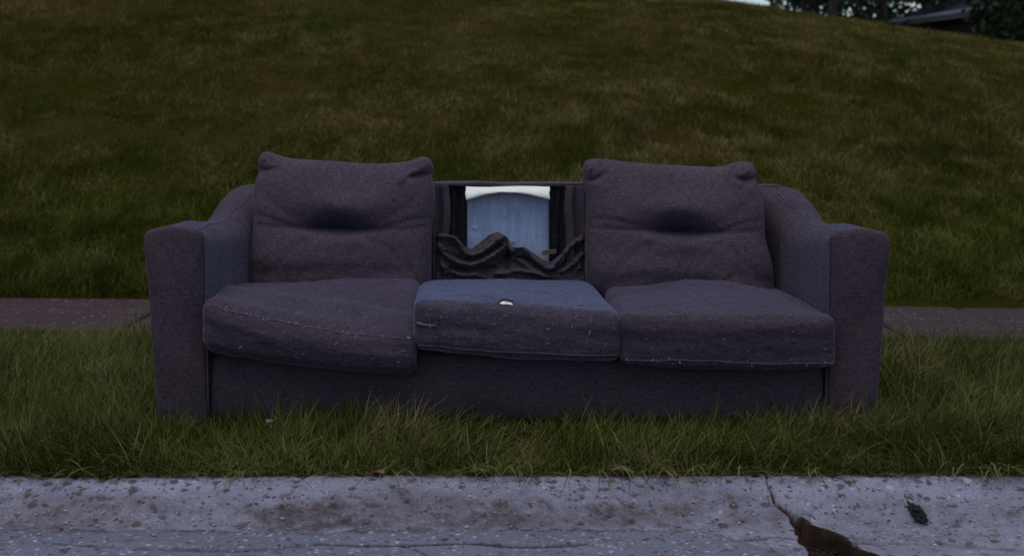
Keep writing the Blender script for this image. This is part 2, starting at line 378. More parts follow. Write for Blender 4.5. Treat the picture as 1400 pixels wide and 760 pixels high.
# ------------------------------------------------------------------ sidewalk of separate slabs
sw_root = tag(link('sidewalk', None, None, (0, (SW0+SW1)/2, 0)), kind='structure')
def slab(x0, x1, dz, tilt):
    xs = np.r_[x0, x0+.008, np.linspace(x0+.03, x1-.03, 46), x1-.008, x1]
    ys = np.r_[SW0, SW0+.008, np.linspace(SW0+.03, SW1-.03, 26), SW1-.008, SW1]
    X, Y = np.meshgrid(xs, ys, indexing='ij')
    Z = .010+dz+tilt*(X-(x0+x1)/2)+.003*fbm(X*3, Y*3, 0, 17)+.0012*fbm(X*30, Y*30, 0, 19, 2)
    rim = np.minimum(np.minimum(X-x0, x1-X), np.minimum(Y-SW0, SW1-Y))
    Z -= .010*(1-np.clip(rim/.008, 0, 1))
    pxs, pys = PX(np.stack([X, Y-SKEW*X, Z], -1))
    ck = strokes(np.stack([pxs, pys], -1), [([(1308, 419), (1328, 430), (1345, 436), (1372, 446)], 1., 1.8)])
    top = np.stack([X, Y-SKEW*X, Z-.006*ck], -1)
    n, m = X.shape; V = top.reshape(-1, 3)
    ring = [i*m for i in range(n)]+[(n-1)*m+j for j in range(1, m)]+[i*m+m-1 for i in range(n-2, -1, -1)]+[j for j in range(m-2, 0, -1)]
    low = V[ring].copy(); low[:, 2] = -.09; b = len(V); V = np.vstack([V, low]); k = len(ring)
    F = gridf(n, m).tolist()+[[ring[i], ring[(i+1) % k], b+(i+1) % k, b+i] for i in range(k)]
    d = np.zeros(len(V)); d[:n*m] = np.clip(np.maximum(ck.ravel()*.9, .75*(1-np.clip(rim/.02, 0, 1)).ravel()), 0, 1)
    return build('slab', V, F, M_WALK, sw_root, uv=None, attr={'dirt': d})
joints = [-8.6, -6.88, -5.16, -3.45, -1.72, -.02, 1.68, 3.40, 5.1, 6.8, 8.6]
for i, (a, b) in enumerate(zip(joints[:-1], joints[1:])):
    slab(a+.010, b-.010, random.uniform(-.004, .004), random.uniform(-.002, .002))

# ------------------------------------------------------------------ grass
def blades(name, xy, h, wd, lean, seg, m, zf, flow=0.0, dirb=None, sag=0.15, clump=.35):
    n = len(xy); x, y = xy[:, 0], xy[:, 1]; z = zf(x, y)-.004
    ang = RNG.uniform(0, 2*math.pi, n)
    if flow:
        fa = 2.2*math.pi*fbm(x*.9+7, y*.9, 0, 88, 2)+(dirb if dirb is not None else 0)
        fx = np.cos(ang)*(1-flow)+np.cos(fa)*flow; fy = np.sin(ang)*(1-flow)+np.sin(fa)*flow
        ang = np.arctan2(fy, fx)
    face = ang+math.pi/2+RNG.normal(0, .5, n)
    ln = lean*RNG.gamma(2.2, .5, n)
    dx, dy = np.cos(ang), np.sin(ang); sx, sy = np.cos(face), np.sin(face)
    ts = np.linspace(0, 1, seg+1); nv = 2*seg+1
    V = np.empty((n, nv, 3), np.float32)
    for k, tt in enumerate(ts):
        off = h*ln*tt**1.5/np.sqrt(1+.6*ln*ln); up = h*(tt-sag*ln*tt**2.5)/np.sqrt(1+.45*ln*ln)
        wk = wd*.5*(1-tt**2.2)*(.75+.5*min(tt*3, 1))
        cx, cy, cz = x+dx*off, y+dy*off, z+up
        if k < seg:
            V[:, 2*k, 0] = cx-sx*wk; V[:, 2*k, 1] = cy-sy*wk; V[:, 2*k, 2] = cz
            V[:, 2*k+1, 0] = cx+sx*wk; V[:, 2*k+1, 1] = cy+sy*wk; V[:, 2*k+1, 2] = cz
        else:
            V[:, 2*k, 0] = cx; V[:, 2*k, 1] = cy; V[:, 2*k, 2] = cz
    base = (np.arange(n)*nv)[:, None]
    q = np.concatenate([base+np.array([[2*k, 2*k+1, 2*k+3, 2*k+2]]) for k in range(seg-1)]) if seg > 1 else np.zeros((0, 4), int)
    tr = base+np.array([[2*seg-2, 2*seg-1, 2*seg]])
    tint = np.repeat(np.clip(RNG.normal(.42, .20, n)+clump*fbm(x*6, y*3.2, 0, 95, 3)+clump*.38*fbm(x*1.3, y*.8, 0, 96, 3), 0, 1), nv)
    o = build(name, V.reshape(-1, 3), [q, tr] if seg > 1 else [tr], m, uv=None, attr={'tint': tint, 'dry': np.repeat(dryness(x, y), nv)})
    return tag(o, kind='stuff')
def scatter(x0, x1, y0, y1, dens):
    n = int((x1-x0)*(y1-y0)*dens)
    return np.stack([RNG.uniform(x0, x1, n), RNG.uniform(y0, y1, n)], 1)
# verge
pts = np.vstack([scatter(-1.75, 1.75, 3.628, 4.30, 19000), scatter(-3.1, -1.0, 4.1, SW0+.2, 8500), scatter(1.0, 3.1, 4.1, SW0, 8500),
                 scatter(-3.1, -1.7, 3.63, 4.2, 5000), scatter(1.7, 3.1, 3.63, 4.2, 5000), scatter(-1.1, 1.1, 5.2, SW0-.01, 2500)])
under = (np.abs(pts[:, 0]) < 1.045) & (pts[:, 1] > 4.245) & (pts[:, 1] < 5.12)
over = pts[:, 1]+SKEW*pts[:, 0] > SW0-.015+.05*fbm(pts[:, 0]*3.5, 0, 0, 91)
pts = pts[~under & ~over]
cl = fbm(pts[:, 0]*5, pts[:, 1]*5, 0, 23, 3)
h = (.084+.055*cl+.035*fbm(pts[:, 0]*1.7, pts[:, 1]*1.7, 0, 24, 2))*RNG.lognormal(0, .34, len(pts))
h *= .50+.50*sstep(3.62, 3.78, pts[:, 1]); h *= 1-.30*sstep(SW0-.14, SW0, pts[:, 1]+SKEW*pts[:, 0])
tall = RNG.random(len(pts)) < .012; h[tall] *= 1.6
h = np.clip(h, .02, .17)
dirb = np.where(pts[:, 1] < 3.78, 0, 0)
verge = blades('verge_grass', pts, h, RNG.uniform(.0016, .0040, len(pts)), 1.8, 3, M_VERGE, land, .40, dirb)
# longer blades that hang over the kerb
def over_blades(name, n, m, y0, y1, l0, l1, x0=-1.7, x1=1.7, w=.0032, flat=False):
    parts = []; cent = [random.uniform(x0, x1) for _ in range(max(6, n//7))]
    for i in range(n):
        x = random.uniform(x0, x1) if flat else random.choice(cent)+random.gauss(0, .035); y = random.uniform(y0, y1)
        a = -math.pi/2+random.gauss(0, 1.5 if flat else .7); L = random.uniform(l0, l1)
        d = np.array([math.cos(a), math.sin(a), 0]); s = np.array([-d[1], d[0], 0])
        z0 = .008; lift = random.uniform(.001, .008) if flat else random.uniform(.010, .045)
        pts = []
        for tt in np.linspace(0, 1, 6):
            p = np.array([x, y, 0])+d*L*tt
            zk = np.interp(p[1], prof[::-1, 0], prof[::-1, 1])+.003
            z = zk+.001+lift*tt if flat else max(zk, z0+lift*math.sin(tt*2.4)-.035*tt*tt)
            pts.append([p[0]+.01*math.sin(tt*3+i), p[1], z])
        pts = np.array(pts); wd = w*.5*(1-np.linspace(0, 1, 6)**2.5)+.0003
        V = np.stack([pts-s*wd[:, None], pts+s*wd[:, None]], 1).reshape(-1, 3)
        parts.append((V, [[2*k, 2*k+1, 2*k+3, 2*k+2] for k in range(5)]))
    V, F = joinm(parts)
    o = build(name, V, F, m, uv=None, attr={'tint': np.repeat(np.random.rand(n), 12)})
    return tag(o, kind='stuff')
over_blades('kerb_grass', 170, M_VERGE, 3.62, 3.665, .08, .21)
over_blades('straw', 420, M_STRAW, 3.61, 3.65, .02, .07, w=.002, flat=True)
# hill
ys = []
for (y0, y1, dn) in ((SW1+.0, 8.6, 8000), (8.6, 11, 4600), (11, 14.5, 2500), (14.5, 19, 1450), (19, 25, 800)):
    hw = .42*y1+1.1; q = scatter(-hw, hw, y0, y1, dn); q[:, 1] -= SKEW*q[:, 0]; ys.append(q)
pts = np.vstack(ys)
far = np.clip((pts[:, 1]-7.3)/16, 0, 1); yp = pts[:, 1]+SKEW*pts[:, 0]
cl = fbm(pts[:, 0]*1.6, pts[:, 1]*1.6, 0, 29, 3)
cl2 = fbm(pts[:, 0]*.8, pts[:, 1]*.55, 0, 30, 4)
h = (.050+.045*cl+.030*cl2)*RNG.lognormal(0, .30, len(pts)); h = np.clip(h, .016, .14)
h *= (.75+.25*sstep(SW1, SW1+.2, yp))*(1+.45*np.exp(-(yp-SW1)/1.4))
hillg = blades('hill_grass', pts, h, RNG.uniform(.0024, .0052, len(pts))*(1+.8*far), 1.5, 2, M_HILL, land, .35, clump=1.0)
# grass rim hanging over the far sidewalk edge
# ------------------------------------------------------------------ trees and shrubs beyond the crest
M_BARK = simple('bark', (.030, .024, .018), (.075, .060, .045), 6, .95, .8, .03, (4, 4, 1))
def leaf_mat(name, a, b):
    m, t, p, o = mat(name); r = nd(t, 'Attribute', attribute_name='tint').outputs['Fac']
    col = ramp(t, r, [(0, a), (1, b)]); t.links.new(col, p.inputs['Base Color']); p.inputs['Roughness'].default_value = .6
    tr = nd(t, 'BsdfTranslucent'); t.links.new(col, tr.inputs[0]); ms = nd(t, 'MixShader'); ms.inputs[0].default_value = .3
    t.links.new(p.outputs[0], ms.inputs[1]); t.links.new(tr.outputs[0], ms.inputs[2]); t.links.new(ms.outputs[0], o.inputs[0]); return m
M_LEAFD = leaf_mat('dark_leaves', (.020, .030, .012), (.050, .065, .025))
M_LEAFG = leaf_mat('green_leaves', (.045, .075, .018), (.105, .140, .040))
def tree(name, x, y, height, crown_r, crown_lo, n, leaf, mleaf, label, cat, group=None, tr=.16, seed=0, stems=1):
    rs = np.random.default_rng(seed); z = float(land(x, y))-.05
    root = empty(name, (x, y, z), label, cat, group)
    o3 = np.array([x, y, z]); parts = []; tips = []
    for s in range(stems):
        a0 = rs.uniform(0, 6.28); sp = 0 if stems == 1 else .18*height
        hz = np.linspace(0, 1, 9)
        path = o3+np.stack([sp*hz*math.cos(a0)+.12*np.sin(hz*5+s), sp*hz*math.sin(a0)+.12*np.cos(hz*4+s), hz*height*.9], 1)
        parts.append(tube(path, tr*(1-.82*hz)+.01, 8))
        for k in range(9 if stems == 1 else 4):
            i0 = int(rs.integers(2 if stems == 1 else 1, 8)); a = rs.uniform(0, 6.28); L = crown_r*rs.uniform(.55, .95)*(1 if i0 < 6 else .6)
            q = np.linspace(0, 1, 6)[:, None]; d = np.array([math.cos(a), math.sin(a), rs.uniform(.1, .7)])
            pb = path[i0]+d*L*q+np.array([0, 0, .25*L])*q*q
            parts.append(tube(pb, (tr*.38*(1-.85*q[:, 0])+.008), 5)); tips.append(pb)
    V, F = joinm(parts); build('trunk', V, F, M_BARK, root, uv=None)
    nc = max(14, n//160); cs = []
    zc = (crown_lo+height)/2; hz = (height-crown_lo)/2
    while len(cs) < nc:
        u = rs.normal(size=3); u /= np.linalg.norm(u); u *= rs.uniform(.35, 1)**.5
        cs.append(np.array([x+u[0]*crown_r, y+u[1]*crown_r, z+zc+u[2]*hz]))
    cs = np.array(cs+[tp[-1] for tp in tips]); pick = rs.integers(0, len(cs), n)
    sg = crown_r*.17
    c = cs[pick]+rs.normal(0, 1, (n, 3))*np.array([sg, sg, sg*.7])*rs.uniform(.5, 1.3, (len(cs), 1))[pick]
    c[:, 2] = np.maximum(c[:, 2], z+.15*crown_lo)
    a = rs.normal(size=(n, 3)); a /= np.linalg.norm(a, axis=1)[:, None]; b = np.cross(a, rs.normal(size=(n, 3))); b /= np.linalg.norm(b, axis=1)[:, None]
    s = leaf*rs.uniform(.6, 1.3, (n, 1)); nn = np.cross(a, b)
    V = np.stack([c-a*s*.6, c+b*s*.34+nn*s*.08, c+a*s*.6, c-b*s*.34+nn*s*.08], 1).reshape(-1, 3)
    tint = np.repeat(np.clip(rs.uniform(0, 1, len(cs))[pick]*.6+rs.uniform(0, .4, n), 0, 1), 4)
    build('crown', V, np.arange(n*4).reshape(-1, 4), mleaf, root, smooth=False, uv=None, attr={'tint': tint})
    return root
def gx_at(px, y): return (px-700)/FPX*y
GT = 'dark trees beyond the hill crest'
tree('broadleaf_tree', gx_at(1127, 33), 33, 8.5, 2.6, 2.7, 5200, .20, M_LEAFD, 'dark broadleaf tree whose bare trunk shows just above the hill crest', 'tree', GT, .13, 1)
tree('broadleaf_tree', gx_at(1088, 38), 38, 9.0, 2.2, 3.6, 4200, .20, M_LEAFD, 'slim dark tree with its trunk near the strip of bright sky', 'tree', GT, .09, 2)
tree('broadleaf_tree', gx_at(1196, 40), 40, 8.0, 2.7, 1.3, 6500, .20, M_LEAFD, 'low branched dark tree with small sky gaps, left of the house roof', 'tree', GT, .15, 3)
tree('broadleaf_tree', gx_at(1262, 49), 49, 9.0, 3.0, 1.5, 6000, .22, M_LEAFD, 'dark tree rising behind the left end of the house roof', 'tree', GT, .26, 4)
tree('leafy_shrub', gx_at(1057, 30), 30, 1.35, .42, .2, 700, .13, M_LEAFG, 'small light green shrub at the edge of the bright sky', 'shrub', 'light shrubs on the hill crest', .03, 5, 3)
tree('leafy_shrub', gx_at(1103, 31), 31, 1.05, .45, .15, 800, .13, M_LEAFG, 'low yellow green shrub between the two tree trunks', 'shrub', 'light shrubs on the hill crest', .03, 6, 3)
tree('leafy_shrub', gx_at(1165, 31), 31, 1.15, .75, .1, 1500, .13, M_LEAFD, 'wide dark shrub on the crest right of the bare trunk', 'shrub', None, .03, 7, 4)
tree('evergreen_tree', gx_at(1398, 29), 29, 6.0, 1.35, .2, 9000, .16, M_LEAFD, 'dense dark evergreen in front of the house at the right edge', 'tree', None, .16, 8)

# ------------------------------------------------------------------ house beyond the crest
M_ROOF = simple('roof_shingles', (.018, .017, .023), (.036, .034, .044), 5, 1.0, .8, .02, (6, 6, 22), spec=.03)
M_TRIM = simple('painted_trim', (.40, .39, .46), (.50, .49, .56), 6, .6, .1, .004)
M_BRICK = simple('dark_siding', (.050, .040, .034), (.085, .068, .056), 3, .9, .4, .01, (3, 3, 20))
M_GLASS, t, p, o = mat('window_glass'); p.inputs['Base Color'].default_value = (.012, .014, .018, 1); p.inputs['Roughness'].default_value = .12
t.links.new(ramp(t, noi(t, nd(t, 'TexCoord').outputs['Object'], 2, 2), [(.3, (.010, .012, .016)), (.7, (.02, .023, .03))]), p.inputs['Base Color'])
A0 = np.array([10.55, 40.0]); e = np.array([.215, -.977]); nrm2 = np.array([.977, .215]); EZ = 3.80
hz0 = float(land(10.5, 38))-.3
house = empty('house', (A0[0], A0[1], hz0), 'low house with a dark shingle roof and pale gutter, half hidden by the hill', 'house')
AX = np.array([[e[0], e[1], 0], [nrm2[0], nrm2[1], 0], [0, 0, 1]])
def hp(s, d, z): return np.array([*(A0+e*s+nrm2*d), z])
def hbox(s0, s1, d0, d1, z0, z1): return boxv(hp((s0+s1)/2, (d0+d1)/2, (z0+z1)/2), (s1-s0, d1-d0, z1-z0), AX)
build('wall', *hbox(.5, 11.5, .55, 9.45, hz0, EZ-.12), M_BRICK, house, False, uv=None)
PT = .36
rv, rf = [], []
rz = EZ+PT*5.0
for zz in (0, -.12):
    rv += [hp(0, -.06, EZ+zz), hp(12, -.06, EZ+zz), hp(12, 5, rz+zz), hp(0, 5, rz+zz), hp(12, 10.06, EZ+zz), hp(0, 10.06, EZ+zz)]
rf = [[0, 1, 2, 3], [3, 2, 4, 5], [6, 9, 8, 7], [9, 11, 10, 8], [0, 3, 9, 6], [3, 5, 11, 9], [1, 7, 8, 2], [2, 8, 10, 4], [0, 6, 7, 1], [4, 10, 11, 5]]
roof = build('roof', np.array(rv), rf, M_ROOF, house, False, uv=None)
for k in range(7):   # courses of shingles standing proud of the slope
    d = k*.72; a, b = hp(0, d, EZ+PT*d+.006), hp(12, d, EZ+PT*d+.006)
    c, f = hp(12, d+.70, EZ+PT*(d+.70)+.002), hp(0, d+.70, EZ+PT*(d+.70)+.002); up = np.array([0, 0, .025])
    build('shingle_course', np.array([a, b, c, f, a+up, b+up, c+up*.2, f+up*.2]), [[4, 5, 6, 7], [0, 1, 5, 4], [0, 4, 7, 3], [1, 2, 6, 5], [2, 3, 7, 6]], M_ROOF, roof, False, uv=None)
build('fascia', *hbox(0, 12, -.10, -.07, EZ-.20, EZ-.015), M_TRIM, house, False, uv=None)
gp = []
for s in (0.02, 11.98): gp += [hp(s, -.24, EZ-.02), hp(s, -.235, EZ-.09), hp(s, -.20, EZ-.14), hp(s, -.12, EZ-.14), hp(s, -.105, EZ-.02), hp(s, -.12, EZ-.02), hp(s, -.135, EZ-.12), hp(s, -.19, EZ-.12), hp(s, -.22, EZ-.085), hp(s, -.225, EZ-.02)]
build('gutter', np.array(gp), [[i, (i+1) % 10, 10+(i+1) % 10, 10+i] for i in range(10)]+[list(range(10)), list(range(10, 20))[::-1]], M_TRIM, house, False, uv=None)
build('soffit', *hbox(.05, 11.95, -.06, .54, EZ-.19, EZ-.15), M_BRICK, house, False, uv=None)
for s in (4.2,):
    build('porch_post', *hbox(s, s+.14, .0, .14, hz0, EZ-.20), M_TRIM, house, False, uv=None)
for s in (2.2, 5.6, 8.4):
    fr = build('window', np.vstack([hbox(s, s+1.2, .50, .549, EZ-1.75, EZ-1.69)[0], hbox(s, s+1.2, .50, .549, EZ-.66, EZ-.60)[0], hbox(s, s+.06, .505, .549, EZ-1.69, EZ-.66)[0], hbox(s+1.14, s+1.2, .505, .549, EZ-1.69, EZ-.66)[0]]),
               [[i+8*k for i in q] for k in range(4) for q in boxv((0, 0, 0), (1, 1, 1))[1]], M_TRIM, house, False, uv=None)
    build('pane', *hbox(s+.06, s+1.14, .525, .535, EZ-1.69, EZ-.66), M_GLASS, fr, False, uv=None)

# ================================================================== THE SOFA
sofa = empty('sofa', (0.015, 4.65, 0), 'worn dark grey purple three seat sofa with its middle back torn open, on the verge', 'sofa')

# --- arms: cross-sections lofted from the front to the rear
def arc(c, r0, r1, a0, a1, n): a = np.linspace(a0, a1, n); return np.stack([c[0]+r0*np.cos(a), c[1]+r1*np.sin(a)], 1)
def arm_section(xo_b, xo_t, xi, zt_o, zt_i, ro, ri, z0=.0):
    """outer bottom, outer top, inner x, outer/inner top height, radii (left arm, outer is -x)"""
    pts = []
    side = np.linspace(0, 1, 18)[:, None]
    pts.append(np.array([[xo_b, z0]])*(1-side)+np.array([[xo_t, zt_o-ro]])*side)
    pts.append(arc((xo_t+ro, zt_o-ro), ro, ro, math.pi, math.pi*.56, 8)[1:])
    a = pts[-1][-1]; b = np.array([xi-ri, zt_i])
    tt = np.linspace(.06, .94, 14)[:, None]; top = a*(1-tt)+b*tt; top[:, 1] += .010*np.sin(np.pi*tt[:, 0]); pts.append(top)
    pts.append(arc((xi-ri, zt_i-ri*1.15), ri, ri*1.15, math.pi/2, 0, 9))
    pts.append(np.array([[xi, zt_i-ri*1.15]])*(1-side[1:])+np.array([[xi, z0]])*side[1:])
    return np.vstack(pts)
def make_arm(sign, cx, dzt, seed):
    Ys = np.r_[4.200, 4.204, 4.212, 4.225, np.linspace(4.245, 5.10, 54), 5.115, 5.12]
    rings = []
    for Y in Ys:
        zt = np.interp(Y, [4.2, 4.45, 4.66, 4.78, 4.87, 4.96, 5.05, 5.10], [.604, .600, .578, .580, .606, .655, .688, .692])
        xt = np.interp(Y, [4.2, 4.6, 4.85, 5.05, 5.12], [-1.092, -1.075, -1.048, -1.008, -1.0])
        xb = np.interp(Y, [4.2, 5.12], [-1.058, -1.04])
        xi = np.interp(Y, [4.2, 4.6, 4.85, 5.0, 5.12], [-.912, -.905, -.88, -.80, -.74])
        zi = zt+np.interp(Y, [4.2, 4.3, 4.6, 4.8, 5.1], [-.006, -.010, .0, .012, 0.0])
        ri = np.interp(Y, [4.2, 4.3, 4.6, 4.85, 5.0], [.020, .045, .062, .07, .03])
        ro = np.interp(Y, [4.2, 4.5, 4.9], [.030, .040, .045])
        s = arm_section(xb, xt, xi, zt-.008, zi, ro, ri)
        ins = np.interp(Y, [4.2, 4.204, 4.212, 4.225, 5.10, 5.115, 5.12], [.016, .008, .003, 0, 0, .006, .014])
        c = s.mean(0); dv = s-c; s = s-dv/np.linalg.norm(dv, axis=1)[:, None]*ins
        rings.append(np.column_stack([s[:, 0], np.full(len(s), Y), s[:, 1]]))
    n = len(rings[0])
    # front cap: rings shrinking to a slightly puffed panel
    caps = []; r0 = rings[0]; cx0 = np.array([-.99, 4.2, .30]); 
    for k in np.linspace(.94, .04, 22):
        q = r0.copy(); q[:, 0] = cx0[0]+(r0[:, 0]-cx0[0])*k; q[:, 2] = cx0[2]+(r0[:, 2]-cx0[2])*k
        q[:, 1] = 4.2-.012*(1-k**3); caps.append(q)
    rings = caps[::-1]+rings
    V = np.array(rings); shp = V.shape[:2]
    nn = .006*fbm(V[..., 0]*4+seed, V[..., 1]*4, V[..., 2]*4, 7)
    V[..., 0] += nn*sign*.7; V[..., 1] += .005*fbm(V[..., 0]*7+seed, V[..., 1]*2, V[..., 2]*5, 13); V[..., 2] += nn*.6*(V[..., 2] > .2)
    V[..., 2] += np.where(V[..., 2] > .3, dzt, 0)
    F = gridf(shp[0], shp[1], 0, True).tolist()+[list(range(shp[1])), list(range((shp[0]-1)*shp[1], shp[0]*shp[1]))[::-1]]
    W_ = V.copy(); W_[..., 0] = W_[..., 0]*sign*-1+cx if sign > 0 else W_[..., 0]+cx
    if sign > 0: F = [f[::-1] for f in F]
    o = build('arm', W_.reshape(-1, 3), F, M_FAB, sofa, uv='arm')
    # welt along the inner front edge and along the top into the back
    nc = len(caps)
    ii = n-18  # index at start of inner side
    front = W_[nc+3, ii-2:n-1]+np.array([0, -.016, 0])+np.array([-.002*sign*-1*-1, 0, 0])
    v1, f1 = tube(front, .0022, 6)
    top = np.array([(lambda q: W_[k, int(q)]*(1-q%1)+W_[k, int(q)+1]*(q%1))(ii-np.interp(W_[k, 0, 1], [4.2, 4.6, 4.86, 5.0], [6.5, 7, 9, 14.5])) for k in range(nc+3, shp[0]-9)]); top[:, 2] += .0012
    v2, f2 = tube(resample(top, 60), .0026, 6)
    build('welt', *joinm([(v1, f1), (v2, f2)]), M_PIPE, o)
    lo = W_[nc+3, 1:17]+np.array([.008*-sign, -.012, 0])
    v3, f3 = tube(lo, .0014, 5); build('stitch_line', v3, f3, M_PIPE, o)
    return o
tag(make_arm(-1, 0.0, 0, 3), 'left arm')
tag(make_arm(+1, 0.030, -.006, 8), 'right arm')
for o in list(sofa.children):
    if 'label' in o: del o['label']

# --- base
def rbox(x0, x1, y0, y1, z0, z1, r, n=(40, 12, 10), fn=None):
    """rounded box; fn displaces the vertices"""
    Vs, Fs, b = [], [], 0
    h = np.array([x1-x0, y1-y0, z1-z0])/2; c = np.array([x0+x1, y0+y1, z0+z1])/2
    for ax in range(3):
        for sg in (-1, 1):
            u, v = [k for k in range(3) if k != ax]
            def ln(k): 
                L = h[k]; e = [(-1+q*r/L*1.0) for q in (0, .25, .5, .75)]
                return np.r_[e, np.linspace(-1+r/L, 1-r/L, n[k]), [-q for q in e[::-1]]]
            A, B = np.meshgrid(ln(u), ln(v), indexing='ij'); P = np.zeros(A.shape+(3,)); P[..., u] = A*h[u]; P[..., v] = B*h[v]; P[..., ax] = sg*h[ax]
            inn = np.clip(P, -(h-r), h-r); d = P-inn; d /= np.linalg.norm(d, axis=-1)[..., None]+1e-12
            Q = inn+d*r+c
            f = gridf(*A.shape, b)
            flip = (sg < 0) ^ (ax == 1)
            Fs.append(f[:, ::-1] if flip else f); Vs.append(Q.reshape(-1, 3)); b += A.size
    V = np.vstack(Vs); F = np.vstack(Fs)
    key = np.round(V, 6); _, i0, inv = np.unique(key, axis=0, return_index=True, return_inverse=True)
    V = V[i0]; F = inv.ravel()[F]
    if fn is not None: V = fn(V)
    return V, F
def fb(V):
    V = V.copy(); f = V[:, 1] < 4.4
    V[f, 1] += .010*fbm(V[f, 0]*2.2, 0, V[f, 2]*5, 31)-.012*np.sin(np.clip(V[f, 2]/.22, 0, 1)*math.pi)
    V[:, 2] += .005*fbm(V[:, 0]*3, V[:, 1]*3, 0, 35); return V
build('seat_base', *rbox(-.908, .938, 4.232, 5.0, .01, .218, .022, (150, 20, 26), fb), M_FAB, sofa)

# --- back frame: body, stiles and top rail round the torn opening
XL, XR = float(W(613, 300, 4.95)[0]), float(W(774, 300, 4.95)[0])
def fk(V):
    V = V.copy(); V[:, 1] += .006*fbm(V[:, 0]*6, 0, V[:, 2]*6, 3); V[:, 2] += .007*fbm(V[:, 0]*9, V[:, 1]*5, 0, 5)*(V[:, 2] > .6); return V
build('back_frame', *joinm([rbox(-.93, .955, 5.03, 5.12, .03, .694, .02, (60, 4, 20), fk), rbox(-.85, XL, 4.905, 5.028, .1, .687, .025, (30, 4, 30), fk),
      rbox(XR, .87, 4.905, 5.028, .1, .687, .025, (30, 4, 30), fk), rbox(-.83, .84, 4.962, 5.122, .692, .702, .006, (90, 6, 3), fk)]), M_FAB, sofa)
YB = 5.012
def sheet(px0, px1, py0, py1, Y, n, m, fn, thick=None):
    U, Vv = np.meshgrid(np.linspace(0, 1, n), np.linspace(0, 1, m), indexing='ij')
    P = np.stack([px0+(px1-px0)*U, py0+(py1-py0)*Vv], -1); V = W(P[..., 0], P[..., 1], Y)
    if fn is not None: V = fn(V, P, U, Vv)
    F = gridf(n, m)
    if thick:
        B = V.copy(); B[..., 1] += thick; b = n*m; Vt = np.vstack([V.reshape(-1, 3), B.reshape(-1, 3)])
        ring = [i*m for i in range(n)]+[(n-1)*m+j for j in range(1, m)]+[i*m+m-1 for i in range(n-2, -1, -1)]+[j for j in range(m-2, 0, -1)]
        k = len(ring); sf = np.array([[ring[i], ring[(i+1) % k], b+ring[(i+1) % k], b+ring[i]] for i in range(k)])
        return Vt, [F[:, ::-1], F+b, sf]
    return V.reshape(-1, 3), [F[:, ::-1]]
# lining cloths either side of the board
def lin(V, P, U, Vv):
    V[..., 1] += .008*np.sin(U*math.pi*5+2*noise(Vv*2))*.8+.004*fbm(U*4, Vv*6, 0, 2); return V
for a, b in ((607, 638.5), (750.5, 780)):
    build('lining', *sheet(a, b, 256, 392, 4.985, 26, 40, lin, .004), M_LIN, sofa)
# board and foam strip
board = build('backing_board', *sheet(632, 757, 258, 392, 5.000, 40, 40, lambda V, P, U, Vv: (V.__setitem__((..., 1), V[..., 1]+.006*np.sin(U*math.pi)*-1+.003*fbm(U*3, Vv*3, 0, 6)) or V), .012), M_BOARD, sofa)
def foam(V, P, U, Vv):
    top = 255.2+.6*np.sin(U*7); bot = np.interp(U, [0, .1, .25, .42, .6, .75, .9, 1], [274, 271, 266, 263.5, 264, 266.5, 270.5, 273.5])
    py = top*(1-Vv)+bot*Vv; px = 636.5+(751.5-636.5)*U+.5*np.sin(Vv*9)
    Y = 4.955-.034*Vv-.014*np.sin(np.clip(Vv, 0, 1)*math.pi)**.7+.003*fbm(U*6, Vv*2, 0, 8)
    return W(px, py, Y)
fs = build('foam_strip', *sheet(636, 752, 255, 272, 4.95, 46, 14, foam, .06), M_FOAM, sofa)
M_SCRAP = simple('scrap_paper', (.34, .40, .52), (.46, .54, .66), 40, .8, 0)
for (cx_, cy_, s_) in ((691, 295, 7), (650, 311, 5), (701, 330, 5), (746, 292, 2.5)):
    q = [W(cx_+s_*math.cos(a)*random.uniform(.3, 1.1), cy_+s_*.7*math.sin(a)*random.uniform(.3, 1.1), 4.987) for a in np.linspace(0, 6.28, 9)[:-1]]
    q = np.array(q); c = q.mean(0)+[0, -.0012, 0]; q[:, 1] += np.random.uniform(0, .0015, 8)
    build('paper_scrap', *(np.vstack([q, c]), [[i, (i+1) % 8, 8] for i in range(8)]), M_SCRAP, board, False, uv=None)
# flaps of slit cover standing at both sides of the opening
def flap(side):
    def fn(V, P, U, Vv):
        ph = 1.2 if side < 0 else 2.4
        V[..., 1] += -.014*np.exp(-((U-.72 if side < 0 else U-.25)/.16)**2)+.012*np.exp(-((U-.45)/.10)**2)-.010*np.exp(-((U-.15 if side < 0 else U-.8)/.13)**2)
        V[..., 0] += .006*noise(Vv*3+ph)*(U if side < 0 else 1-U)
        V[..., 1] += .004*fbm(U*3, Vv*5, side, 9); return V
    return fn
build('cover_flap', *sheet(590, 614, 253, 392, 4.893, 30, 60, flap(-1), .006), M_TORN, sofa)
build('cover_flap', *sheet(773, 806, 254, 392, 4.893, 30, 60, flap(1), .006), M_TORN, sofa)
# ragged cover strip folded over the top rail
def rag_(V, P, U, Vv):
    py = np.interp(U, [0, .12, .3, .5, .8, 1], [254.5, 250.5, 251.5, 252, 253, 255.5])+Vv*(3.0+1.5*noise(U*9)); return W(P[..., 0], py, 4.968-.008*np.sin(Vv*3.14)+.012*Vv)
build('cover_edge', *sheet(596, 800, 251, 256, 4.9, 80, 8, rag_, .01), M_TORN, sofa)
# wooden slat end
build('wood_slat', *boxv(W(751, 345, 4.95)+[0, .01, 0], (.050, .02, .014), [[.985, 0, .17], [0, 1, 0], [-.17, 0, .985]]), M_WOOD, sofa, False, uv=None)

